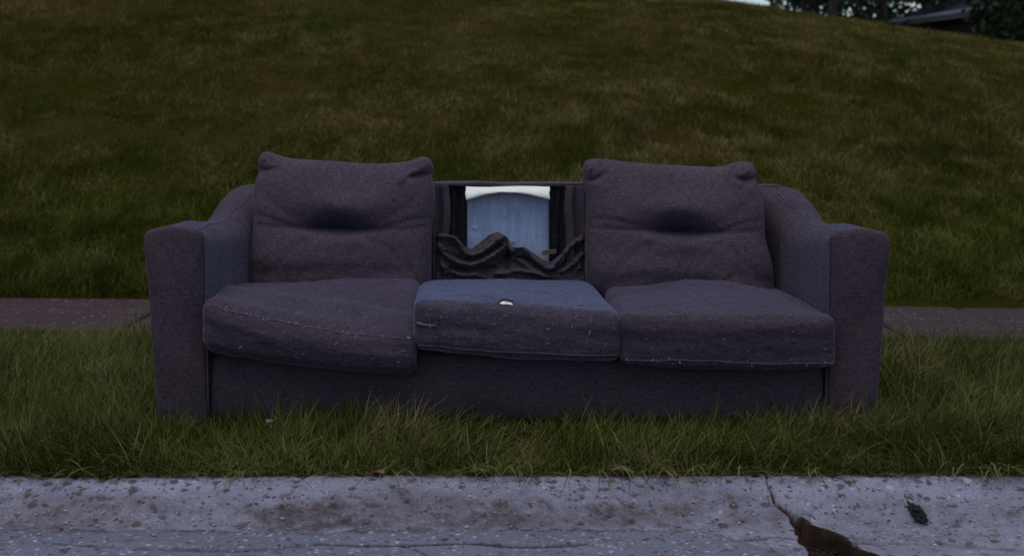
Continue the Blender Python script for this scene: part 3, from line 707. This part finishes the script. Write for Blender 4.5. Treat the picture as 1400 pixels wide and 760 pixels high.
# torn-down cover lying in folds at the foot of the opening
def drape():
    n, m = 150, 74
    ox = [596, 598, 604, 623, 635, 643, 657, 670, 681, 695, 698, 706, 717, 731, 742, 753, 767, 781, 790, 796, 801]
    oy = [325, 320, 318, 323, 336, 341, 331, 320, 317, 325, 336, 338, 337, 347, 355, 358, 347, 329, 323, 320, 324]
    U = np.linspace(0, 1, n); px = 596.5+U*203
    top = np.interp(px, ox, oy); k = np.hanning(7); k /= k.sum(); top = np.convolve(np.pad(top, 3, mode='edge'), k, 'valid')
    Vv = np.r_[np.linspace(-.10, -.01, 8), np.linspace(0, 1, m-8)]
    PXg = np.repeat(px[:, None], m, 1); PYg = top[:, None]+(386+3*np.sin(U*9)[:, None]-top[:, None])*np.maximum(Vv, 0)[None]
    P = np.stack([PXg, PYg], -1)
    q = lambda L: [(560+x/3.62, 190+y/3.62) for x, y in L]
    S = [(q([(150, 478), (230, 492), (275, 560), (330, 572), (400, 528), (465, 478)]), .036, 4.6),
         (q([(150, 530), (205, 590), (290, 622), (390, 592), (488, 520)]), .034, 5.0),
         (q([(180, 560), (240, 585), (310, 598), (380, 565), (450, 520)]), -.022, 2.6),
         (q([(160, 625), (240, 668), (330, 672)]), .024, 4.2), (q([(430, 668), (520, 652), (600, 662), (690, 684)]), .022, 3.4),
         (q([(200, 640), (300, 650), (430, 630), (490, 570)]), -.020, 3.0),
         (q([(505, 548), (560, 542), (615, 590), (680, 640), (725, 612), (790, 540), (845, 490)]), .038, 5.2),
         (q([(540, 600), (600, 640), (660, 668)]), .022, 4.0), (q([(700, 650), (780, 640), (850, 570)]), .022, 4.6),
         (q([(540, 570), (600, 600), (670, 655), (740, 640), (810, 565)]), -.024, 2.5),
         (q([(490, 500), (488, 560), (480, 640)]), -.030, 4.5),
         (q([(740, 560), (770, 590), (800, 600)]), -.014, 2.2), (q([(770, 520), (800, 545), (830, 560)]), -.012, 2.2),
         (q([(400, 500), (430, 490), (470, 520)]), .014, 3.0), (q([(856, 480), (850, 560), (840, 640)]), .012, 3.5),
         (q([(140, 480), (150, 560), (170, 660)]), .014, 3.5)]
    rs = random.Random(21)
    for i in range(34):
        x0_, y0_ = rs.uniform(150, 850), rs.uniform(500, 670); sl = .55*(1 if x0_ < 420 else -1 if x0_ > 640 else rs.choice([-1, 1]))+rs.gauss(0, .35); L = rs.uniform(25, 80)
        S.append((q([(x0_, y0_), (x0_+L*.5, y0_+sl*L*.5+rs.gauss(0, 5)), (x0_+L, y0_+sl*L)]), rs.choice([-1, 1])*rs.uniform(.004, .010), rs.uniform(1.0, 2.2)))
    for k_ in range(6): S.append((q([(850-k_*18, 500+k_*14), (815-k_*14, 565+k_*10), (765-k_*10, 625+k_*6)]), (-1)**k_*.007, 1.7))
    D = strokes(P, S)
    Y = 4.905-D-.030*np.maximum(Vv, 0)[None]
    back = np.clip(-Vv, 0, 1)[None]/.10
    Y = Y+.022*back**1.0
    V = W(PXg, PYg, Y); V[..., 2] -= (.030*back**2)
    rd = lambda a, b, sd: (1-np.abs(fbm(a, b, 0, sd, 2))*2.2)
    V[..., 1] -= .007*np.clip(rd(PXg*.045+PYg*.03, PYg*.10-PXg*.02, 44), 0, 1)**3+.0035*np.clip(rd(PXg*.12, PYg*.16, 47), 0, 1)**2+.0015*fbm(PXg*.4, PYg*.4, 0, 48)
    return V.reshape(-1, 3), [gridf(n, m)[:, ::-1]]
cl_ = build('torn_cover', *drape(), M_TORN, sofa)
thr = []
for i in range(46):
    px_ = random.uniform(600, 796); py_ = random.choice([random.uniform(322, 345), random.uniform(374, 381)]); p0 = W(px_, py_, 4.865)
    a = random.uniform(0, 6.28); L = random.uniform(.008, .03)
    thr.append(tube(np.array([p0+np.array([math.cos(a)*L*t+.004*math.sin(5*t+i), -.004*math.sin(3*t), math.sin(a)*L*t*.8-.004*t*t]) for t in np.linspace(0, 1, 5)]), .0005, 3, False))
tag(build('loose_thread', *joinm(thr), M_PIPE, cl_, uv=None), kind='stuff')
md = cl_.modifiers.new('solid', 'SOLIDIFY'); md.thickness = .005; md.offset = -1

# --- back cushions
def back_cushion(left, right, top, bottom, crease, dentc, ears, extra, seed, Yb=4.80, Yt=4.89, bulge=.098):
    n, m = 150, 150
    s1 = np.linspace(0, 1, n); s = .5-.5*np.cos(s1*math.pi); s = .45*s1+.55*s
    v1 = np.linspace(0, 1, m); v = .5-.5*np.cos(v1*math.pi); v = .45*v1+.55*v
    def cur(pts, q):
        p = resample(spl(pts), 200); return np.stack([np.interp(q, np.linspace(0, 1, 200), p[:, k]) for k in (0, 1)], 1)
    L, Rr, T, B = cur(left, v), cur(right, v), cur(top, s), cur(bottom, s)     # left/right go bottom -> top
    u_, v_ = s[:, None, None], v[None, :, None]
    P = (1-u_)*L[None]+u_*Rr[None]+(1-v_)*B[:, None]+v_*T[:, None]-((1-u_)*(1-v_)*L[0]+u_*(1-v_)*Rr[0]+(1-u_)*v_*L[-1]+u_*v_*Rr[-1])
    Ye = Yb+(Yt-Yb)*v[None, :]*np.ones((n, 1))
    E = W(P[..., 0], P[..., 1], Ye)
    a, b = np.abs(2*s-1)[:, None], np.abs(2*v-1)[None]
    pr = ((1-a**5)*(1-b**4))**.5
    D = bulge*pr
    # the horizontal pinch and its deep middle dent
    cr = spl(crease); cy = np.interp(P[..., 0], cr[:, 0], cr[:, 1]); dy = P[..., 1]-cy
    span = np.clip(1-np.abs(P[..., 0]-dentc[0])/dentc[2], 0, 1)
    deep = np.exp(-(np.abs(P[..., 0]-dentc[0])/(dentc[2]*.38))**1.8)
    up = dy < 0
    wdt = np.where(up, 26, 15)
    D = D-.008*pr*np.exp(-(np.abs(dy)/6.)**1.2)-deep*.105*np.exp(-(np.abs(dy)/np.where(up, 11.5, 4.0))**1.1)
    D = D-.008*np.exp(-((P[..., 0]-dentc[0])/(dentc[2]*.75))**2)*np.exp(-(dy/wdt)**2)
    D = D+.026*deep*np.exp(-((dy+34)/17)**2)+.010*deep*np.exp(-((dy-16)/12)**2)
    D = D+strokes(P, extra)*np.minimum(pr*2, 1)
    for (ex, ey, r) in ears:
        d = np.hypot(P[..., 0]-ex, P[..., 1]-ey); D = D+.024*np.exp(-(d/(r*.95))**2)+strokes(P, [([(ex-r*.45, ey+r*.10), (ex, ey-r*.22), (ex+r*.40, ey+r*.12), (ex+r*.30, ey+r*.55)], -.007, r*.20)])
    D = D+pr*(.008*fbm(P[..., 0]*.02+seed, P[..., 1]*.02, 0, 15)+.0022*fbm(P[..., 0]*.075+seed, P[..., 1]*.06, 0, 18, 3))
    Fv = E.copy(); Fv[..., 1] -= D; 
    Bv = E.copy(); Bv[..., 1] += .055*pr
    # drop at the foot: sagging filling rolls forward
    idx = np.arange(n*m).reshape(n, m); bi = idx+n*m
    rim = np.zeros((n, m), bool); rim[0] = rim[-1] = True; rim[:, 0] = rim[:, -1] = True
    bi = np.where(rim, idx, bi)
    f1 = np.stack([idx[:-1, :-1], idx[1:, :-1], idx[1:, 1:], idx[:-1, 1:]], -1).reshape(-1, 4)
    f2 = np.stack([bi[:-1, :-1], bi[:-1, 1:], bi[1:, 1:], bi[1:, :-1]], -1).reshape(-1, 4)
    o = build('back_cushion', np.vstack([Fv.reshape(-1, 3), Bv.reshape(-1, 3)]), [f1, f2], M_BACK, sofa)
    # seam set a little inside the side edges and along the crease
    k = 5; seams = []
    for i in (k, n-1-k):
        path = Fv[i, 3:-8].copy(); path[:, 1] -= .0006; seams.append(tube(resample(path, 60), .0015, 5))
    i0 = [int(np.argmin(np.abs(dy[i]))) for i in range(n)]
    path = np.array([Fv[i, i0[i]] for i in range(8, n-8, 2)]); 
    k3 = np.ones(5)/5; path = np.stack([np.convolve(np.pad(path[:, q], 2, mode='edge'), k3, 'valid') for q in range(3)], 1); path[:, 1] -= .0004
    seams.append(tube(path, .0016, 5))
    build('seam', *joinm(seams), M_TORN, o)
    return o
lc = back_cushion(left=[(334, 412), (338, 383), (343, 342), (347, 304), (346, 278), (349, 250), (354, 236), (354, 220), (358, 210)],
    right=[(590, 412), (590, 380), (590, 345), (591, 316), (594, 287), (595, 262), (591, 240), (592, 226), (588, 217)],
    top=[(358, 210), (366, 207.5), (377, 210.5), (401, 217), (464, 221), (512, 224), (553, 221.5), (568, 217), (580, 214.5), (588, 217)],
    bottom=[(334, 412), (460, 413), (590, 412)],
    crease=[(340, 303), (370, 306), (414, 310), (464, 312.5), (512, 313), (550, 311), (600, 306)], dentc=(466, 310, 104),
    ears=[(364, 215, 11), (580, 225, 12)],
    extra=[([(357, 232), (368, 233), (380, 230)], -.010, 4), ([(562, 241), (575, 240), (590, 236)], -.016, 4), ([(560, 232), (563, 222), (570, 217)], -.010, 3.5),
           ([(372, 215), (380, 222), (384, 232)], -.006, 5), ([(350, 345), (400, 352), (470, 356)], .008, 22), ([(360, 372), (450, 366), (560, 370)], -.006, 10),
           ([(548, 246), (566, 236)], .008, 5), ([(400, 305), (372, 296), (352, 292)], -.004, 4), ([(530, 309), (560, 300), (588, 297)], -.004, 4), ([(505, 306), (545, 290), (575, 268)], -.0022, 6), ([(425, 304), (390, 286), (365, 262)], -.0022, 6), ([(470, 300), (474, 275), (482, 250)], -.0015, 8), ([(440, 318), (410, 335), (385, 360)], -.004, 6), ([(495, 318), (530, 334), (560, 362)], -.004, 6), ([(420, 319), (466, 321), (512, 320)], .006, 6)], seed=2)
rc = back_cushion(left=[(818, 416), (806, 396), (800, 381), (800, 350), (800, 322), (801, 290), (801, 269), (797, 249), (796, 234), (799, 221)],
    right=[(1062, 412), (1058, 397), (1055, 361), (1047, 330), (1045, 308), (1044.5, 285), (1040, 261), (1034, 246), (1033, 234), (1028, 223)],
    top=[(799, 221), (808, 217.5), (829, 218), (870, 223), (912, 225.5), (950, 227.5), (984, 228), (1004, 222.5), (1018, 220.5), (1028, 223)],
    bottom=[(818, 416), (930, 414), (1062, 412)],
    crease=[(795, 309), (830, 310), (895, 314), (945, 317), (990, 316), (1050, 312)], dentc=(928, 314, 98),
    ears=[(1018, 231, 11), (806, 228, 9)],
    extra=[([(803, 247), (815, 244), (826, 236)], -.011, 4), ([(1000, 243), (1014, 246), (1031, 243)], -.016, 4), ([(996, 240), (1002, 230), (1008, 223)], -.010, 3.5),
           ([(990, 237), (1005, 250)], .008, 5), ([(812, 360), (880, 366), (950, 372)], .008, 20), ([(830, 385), (880, 376), (960, 384)], -.006, 10), ([(1000, 372), (1030, 380), (1052, 384)], -.008, 9),
           ([(980, 315), (1010, 304), (1040, 300)], -.004, 4), ([(880, 309), (845, 300), (812, 298)], -.004, 4), ([(965, 310), (1000, 290), (1024, 268)], -.0022, 6), ([(890, 308), (855, 288), (828, 264)], -.0022, 6), ([(932, 304), (938, 280), (946, 256)], -.0015, 8), ([(905, 322), (870, 340), (842, 366)], -.004, 6), ([(955, 322), (990, 338), (1020, 366)], -.004, 6), ([(884, 322), (928, 325), (972, 324)], .006, 6)], seed=6)
tag(lc, 'left back cushion with a pinched dent across its middle'); tag(rc, 'right back cushion with a pinched dent across its middle')

# --- seat cushions: rounded boxes bent to their slumped shapes
def lat(ctrl, a, k):
    """quadratic/linear interpolation of control points given along [-1, 1]"""
    n = len(ctrl); xs = np.linspace(-1, 1, n)
    if n == 2: return ctrl[0]*(1-a)/2+ctrl[1]*(1+a)/2
    out = 0
    for i in range(n):
        L = 1
        for j in range(n):
            if j != i: L = L*(a-xs[j])/(xs[i]-xs[j])
        out = out+L*ctrl[i]
    return out
class Seat:
    def __init__(s, ft, fbm_, bt, bb, r, crown, sizes, bumps, seed, puff=.02, yf=4.135, yk=4.86):
        """px rows: front top, front bottom, back top, back bottom (each a list of (px,py)); depth of front and back"""
        s.ft, s.fb = [W(x, y, yf) for x, y in ft], [W(x, y, yf+.012) for x, y in fbm_]
        s.bt, s.bb = [W(x, y, yk) for x, y in bt], [np.asarray(q, float) for q in bb]
        s.r, s.crown, s.h, s.bumps, s.seed, s.puff = r, crown, np.array(sizes)/2, bumps, seed, puff
    def box(s, P):
        """unit cube surface point -> rounded unit coordinates"""
        Q = P*s.h; inn = np.clip(Q, -(s.h-s.r), s.h-s.r); d = Q-inn; d = d/(np.linalg.norm(d, axis=-1)[..., None]+1e-12)
        return (inn+d*s.r)/s.h
    def f(s, P):
        N = s.box(P); a, b, c = N[..., 0:1], N[..., 1:2], N[..., 2:3]
        ft, fb_, bt, bb = [lat(k, a, 0) for k in (s.ft, s.fb, s.bt, s.bb)]
        fr = fb_*(1-c)/2+ft*(1+c)/2; bk = bb*(1-c)/2+bt*(1+c)/2
        V = fr*(1-b)/2+bk*(1+b)/2
        A, B, C = N[..., 0], N[..., 1], N[..., 2]
        wt = np.clip((C+1)/2, 0, 1)
        V[..., 2] += s.crown*wt*(1-np.abs(A)**2.6)*(1-np.abs(B)**2.2)
        V[..., 2] -= .012*(1-wt)*(1-A**2)*(1-B**2)
        V[..., 1] -= s.puff*np.clip(-B, 0, 1)**2*(1-np.abs(A)**4)*(1-np.abs(C)**2.5)
        for (where, pts, amp, wd) in s.bumps:
            if where == 'top': d = strokes(np.stack([A, B], -1), [(pts, amp, wd)])*sstep(.2, .9, C); V[..., 2] += d
            else: d = strokes(np.stack([A, C], -1), [(pts, amp, wd)])*sstep(-.2, -.9, B); V[..., 1] -= d
        V[..., 2] += .0045*fbm(A*2.2+s.seed, B*2.4, C*1.5, 3)+.0034*fbm(A*8+s.seed, B*8, C*4, 13, 3)
        V[..., 1] += .005*fbm(A*2.6+s.seed, B*2, C*2.2, 23)
        return V
    def mesh(s, n=(110, 84, 40)):
        Vs, Fs, b = [], [], 0
        for ax in range(3):
            for sg in (-1, 1):
                u, v = [k for k in range(3) if k != ax]
                def ln(k): 
                    e = s.r/s.h[k]; return np.r_[-1+e*np.linspace(0, 1, 9)[:-1], np.linspace(-1+e, 1-e, n[k]), 1-e*np.linspace(1, 0, 9)[1:]]
                A, B = np.meshgrid(ln(u), ln(v), indexing='ij'); P = np.zeros(A.shape+(3,)); P[..., u] = A; P[..., v] = B; P[..., ax] = sg
                f = gridf(*A.shape, b); flip = (sg < 0) ^ (ax == 1)
                Fs.append(f[:, ::-1] if flip else f); Vs.append(P.reshape(-1, 3)); b += A.size
        P = np.vstack(Vs); F = np.vstack(Fs)
        _, i0, inv = np.unique(np.round(P, 6), axis=0, return_index=True, return_inverse=True)
        return s.f(P[i0]), inv.ravel()[F]
    def path(s, pts, n=70, out=.0):
        V = s.f(resample(np.asarray(pts, float), n)); V[:, 1] -= out; return V
bbL = lambda x0, x1, z=.215: [(x0, 4.86, z), ((x0+x1)/2, 4.86, z), (x1, 4.86, z)]
lint_mat = M_LINT
def lint(seat, n, rng, parent, seed, lo=.006, hi=.02, edge=None):
    rs = random.Random(seed); parts = []
    for i in range(n):
        if edge is not None and rs.random() < .55:
            a = rs.uniform(-.95, .95); P = np.array([a, -1, edge+rs.gauss(0, .10)])
        else:
            P = np.array([rs.uniform(-.95, .95), rs.uniform(-.95, .3), 1]) if rs.random() < .5 else np.array([rs.uniform(-.95, .95), -1, rs.uniform(-.8, .9)])
        P = np.clip(P, -1, 1)
        p = seat.f(P[None])[0]; q = seat.f((P*.0)[None])[0]; out = p-q; out /= np.linalg.norm(out)
        L = rs.uniform(lo, hi)*rs.choice([.15, .2, .3, .7]); d = np.array([rs.gauss(0, 1), rs.gauss(0, .3), rs.gauss(0, .6)]); d /= np.linalg.norm(d); k = np.array([rs.gauss(0, 1), 0, rs.gauss(0, 1)])
        path = np.array([p+out*.0022+d*L*(t-.5)+k*L*.22*math.sin(t*3.1) for t in np.linspace(0, 1, 4)])
        parts.append(tube(path, rs.choice([.0003, .0004, .0007]), 3, False))
    o = build('lint', *joinm(parts), lint_mat, parent, uv=None); return tag(o, kind='stuff')

# left: slumped, its right front corner hanging lowest
sL = Seat(ft=[(275, 404), (425, 441), (571, 459)], fbm_=[(273, 481), (425, 505), (569, 514)], bt=[(322, 386), (452, 381), (577, 372)],
          bb=bbL(-.90, -.33, .22), r=.040, crown=.022, sizes=(.66, .74, .16), puff=.018, seed=4,
          bumps=[('top', [(-.9, -.2), (-.3, -.45), (.3, -.5), (.9, -.6)], .012, .22), ('top', [(-.2, .0), (.4, -.1), (.9, -.2)], -.012, .22), ('front', [(-.8, .3), (0, .1), (.9, -.1)], .006, .35),
                 ('top', [(.2, .6), (.85, .5)], .010, .3)])
oL = build('seat_cushion', *sL.mesh(), M_SEAT, sofa); tag(oL, 'left seat cushion slumped with its front right corner hanging')
v1, f1 = tube(sL.path([(-.93, -1, .78), (0, -1, .86), (.93, -1, .86)], 90, .001), .0019, 6)
build('piping', v1, f1, M_PIPE, oL); lint(sL, 190, None, oL, 5, edge=.85)
# middle: paler, torn spot, zip at its left end
sM = Seat(ft=[(565, 412), (707, 419), (851, 430)], fbm_=[(565, 478), (707, 491), (851, 494)], bt=[(573, 382), (690, 381), (808, 382)],
          bb=bbL(-.325, .30, .215), r=.030, crown=.010, sizes=(.61, .74, .16), puff=.012, seed=9,
          bumps=[('top', [(-.8, -.6), (0, -.7), (.8, -.7)], .008, .3), ('top', [(.1, .5), (.2, -.3)], -.004, .12), ('top', [(.45, .6), (.5, -.4)], -.004, .10)])
oM = build('seat_cushion', *sM.mesh(), M_SEATMID, sofa); tag(oM, 'middle seat cushion, paler and bluer, with a torn hole showing white foam')
v1, f1 = tube(sM.path([(-.97, -1, -.80), (0, -1, -.70), (.97, -1, -.74)], 90, .001), .0026, 6)
build('piping', v1, f1, M_PIPE, oM); lint(sM, 120, None, oM, 6)
v1, f1 = tube(sM.path([(-.755, -1, .95), (-.75, -1, .4), (-.755, -1, -.78)], 30, .0012), .0018, 5)
build('seam', v1, f1, M_TORN, oM)
v1, f1 = tube(sM.path([(-.78, -1, .05), (-.98, -1, .10)], 16, .001), .0055, 6)
zp = build('zipper', v1, f1, M_ZIP, oM)
zc = sM.path([(-.84, -1, .07), (-.85, -1, .07)], 2, .007)[0]
build('zip_pull', *joinm([boxv(zc, (.006, .003, .005)), boxv(zc+[.002, -.002, -.005], (.003, .002, .006))]), M_METAL, zp, False, uv=None)
# the hole: a dark lip of fabric round a bulge of white foam
def on_top(a, b): return sM.f(np.array([[a, b, 1.]]))[0]
ca, cb = -.137, -.80
best = None
for aa in np.linspace(-.5, .3, 81):
    for bb_ in np.linspace(-1, 0, 101):
        q = PX(on_top(aa, bb_)[None]); dd = (q[0][0]-691.5)**2+(q[1][0]-415)**2
        if best is None or dd < best[0]: best = (dd, aa, bb_)
ca, cb = best[1], best[2]
cw, ch = .066, .036
hv = []; rings = [(1, 0), (.85, .0015), (.5, .003), (.15, .0035)]
for k, hgt in rings:
    for i in range(20):
        th = i*2*math.pi/20; q = on_top(ca+cw*k*math.cos(th)*(1-.1*math.sin(3*th)), cb+ch*k*(math.sin(th)*(1.15 if math.sin(th) > 0 else .45)+.12*math.sin(4*th+1))); q[2] += hgt+.0006; hv.append(q)
hf = gridf(4, 20, 0, True).tolist()+[list(range(60, 80))]
build('foam_hole', np.array(hv), hf, M_FOAM, oM, uv=None)
lip = []
for i in range(25):
    th = -.35+i*(math.pi+.7)/24; q = on_top(ca+cw*1.06*math.cos(th), cb+ch*1.15*math.sin(th)); q[2] += .004+.004*math.sin(max(0, min(math.pi, th))); q[1] -= .002; lip.append(q)
build('torn_lip', *tube(np.array(lip), (.0022)*np.sin(np.linspace(.25, math.pi-.25, 25))+.001, 6), M_TORN, oM)
# right: squarer, piped lower edge with frayed lint
sR = Seat(ft=[(848, 431), (995, 432), (1143, 434)], fbm_=[(848, 497), (995, 507), (1144, 502)], bt=[(826, 388), (945, 389), (1064, 393)],
          bb=bbL(.29, .92, .215), r=.020, crown=.030, sizes=(.63, .74, .16), puff=.012, seed=13,
          bumps=[('top', [(-.9, .2), (-.5, .35)], -.014, .2), ('top', [(-.1, .5), (.2, .45)], .016, .32), ('front', [(-.9, .6), (.9, .6)], .004, .25)])
oR = build('seat_cushion', *sR.mesh(), M_SEAT, sofa); tag(oR, 'right seat cushion, square fronted with a frayed lower seam')
v1, f1 = tube(sR.path([(-.95, -1, -.82), (-.4, -1, -.62), (.98, -1, -.80)], 90, .001), .0024, 6)
build('piping', v1, f1, M_PIPE, oR); lint(sR, 110, None, oR, 8, edge=-.74)

# ------------------------------------------------------------------ small litter
M_DRY = simple('dry_leaf', (.13, .065, .032), (.26, .15, .085), 40, .8, .3, .001)
M_PALE = simple('pale_leaf', (.085, .068, .066), (.15, .12, .12), 40, .8, .3, .001)
def leaf(px, py, Y, z, L, rot, m, label, group=None):
    x = float(W(px, py, Y)[0]); n = 9
    V = []
    for i in range(n):
        t = i/(n-1); wd = .36*L*math.sin(math.pi*min(t*1.02, 1))**.8*(1+.15*math.sin(9*t))
        for k in (-1, 0, 1): V.append(((t-.5)*L, k*wd, .10*L*abs(k)*(1+.5*math.sin(5*t))+.10*L*math.sin(t*3.1)))
    V = np.array(V); c, s = math.cos(rot), math.sin(rot); V = np.stack([V[:, 0]*c-V[:, 1]*s, V[:, 0]*s+V[:, 1]*c, V[:, 2]], 1)+[x, Y, z]
    o = build('fallen_leaf', V, gridf(n, 3)[:, ::-1], m, uv=None, loc=(x, Y, z))
    md = o.modifiers.new('solid', 'SOLIDIFY'); md.thickness = .0009
    return tag(o, label, 'leaf', group)
GL = 'dead leaves along the kerb'
leaf(372, 592, 3.98, .062, .045, 1.1, M_PALE, 'pale pinkish leaf caught in the tall grass before the left seat cushion')
leaf(657, 656, 3.625, .004, .055, .3, M_DRY, 'brown dead leaf at the kerb edge below the middle seat cushion', GL)
leaf(517, 657, 3.62, .004, .04, 2.6, M_DRY, 'small reddish dead leaf at the kerb edge below the left seat cushion', GL)
leaf(852, 655, 3.625, .004, .065, -.2, M_STRAW, 'long straw coloured dead leaf at the kerb edge below the right seat cushion', GL)
# charred scrap on the kerb
V = W(1252, 722, 3.46); x0, y0, z0 = float(V[0]), 3.455, -.052
ico = bmesh.new(); bmesh.ops.create_icosphere(ico, subdivisions=4, radius=1)
v = np.array([q.co[:] for q in ico.verts]); f = [[q.index for q in p_.verts] for p_ in ico.faces]; ico.free()
v = v*np.array([.013, .034, .014])*(1+.7*fbm(v[:, 0]*70, v[:, 1]*55, v[:, 2]*70, 5)+.35*noise(v[:, 0]*190, v[:, 1]*150, v[:, 2]*190, 6))[:, None]
v[:, 0] *= 1-.45*np.clip(v[:, 1]/.034, 0, 1)
c, s = math.cos(.35), math.sin(.35); v = np.stack([v[:, 0]*c-v[:, 1]*s, v[:, 0]*s+v[:, 1]*c, v[:, 2]+v[:, 1]*.30], 1)+[x0, y0, z0]
o = build('charred_scrap', v, f, simple('charred', (.006, .006, .007), (.03, .03, .032), 120, .7, .8, .004), uv=None, loc=(x0, y0, z0), smooth=False)
tag(o, 'small black crumpled scrap lying on the kerb near the crack', 'debris')
# dead grass in the crack and loose grit
parts = []
for i in range(130):
    py = random.uniform(705, 757); xa = np.interp(py, [687, 706, 723, 738, 760], [1062, 1083, 1096, 1098, 1116]); xb = np.interp(py, [686, 708, 723, 732, 750, 758], [1063, 1091, 1120, 1140, 1166, 1185])
    Y = np.interp(py, [700, 730, 760], [3.52, 3.40, 3.27]); p0 = W(random.uniform(xa, xb), py, Y); zk = np.interp(Y, prof[::-1, 0], prof[::-1, 1])-.052
    p0[2] = zk; a = random.uniform(0, 6.28); L = random.uniform(.012, .04)
    parts.append(tube(np.array([p0+np.array([math.cos(a)*L*t, math.sin(a)*L*t, .006*t+.002]) for t in (0, .35, .7, 1)]), .0009, 3, False))
tag(build('crack_litter', *joinm(parts), simple('dead_stalks', (.035, .020, .012), (.11, .065, .035), 40, .9, 0), uv=None), kind='stuff')
parts = []
for i in range(520):
    Y = random.triangular(3.22, 3.62, 3.42); x = random.uniform(-1.5, 1.5); r = random.choice([.0015, .002, .003, .0045])*random.uniform(.7, 1.3)
    z = (np.interp(Y, prof[::-1, 0], prof[::-1, 1]) if Y > 3.40 else -.078)+r*.3
    gp_ = PX(np.array([x, Y, z]))
    if np.interp(gp_[1], yl, [1046, 1047, 1058, 1080, 1090, 1092, 1112, 1130])-12 < gp_[0] < np.interp(gp_[1], [650, 658, 686, 696, 708, 717, 723, 732, 750, 758, 790], [1049, 1050, 1063, 1080, 1093, 1102, 1125, 1149, 1172, 1196, 1230])+14: continue
    q = np.array([[1, 0, 0], [-1, 0, 0], [0, 1, 0], [0, -1, 0], [0, 0, .7], [0, 0, -.7]])*r*np.random.uniform(.7, 1.3, (6, 1))+[x, Y, z]
    parts.append((q, [[0, 2, 4], [2, 1, 4], [1, 3, 4], [3, 0, 4], [2, 0, 5], [1, 2, 5], [3, 1, 5], [0, 3, 5]]))
tag(build('grit', *joinm(parts), simple('grit', (.10, .085, .08), (.42, .41, .42), 45, .8, 0), uv=None, smooth=False), kind='stuff')
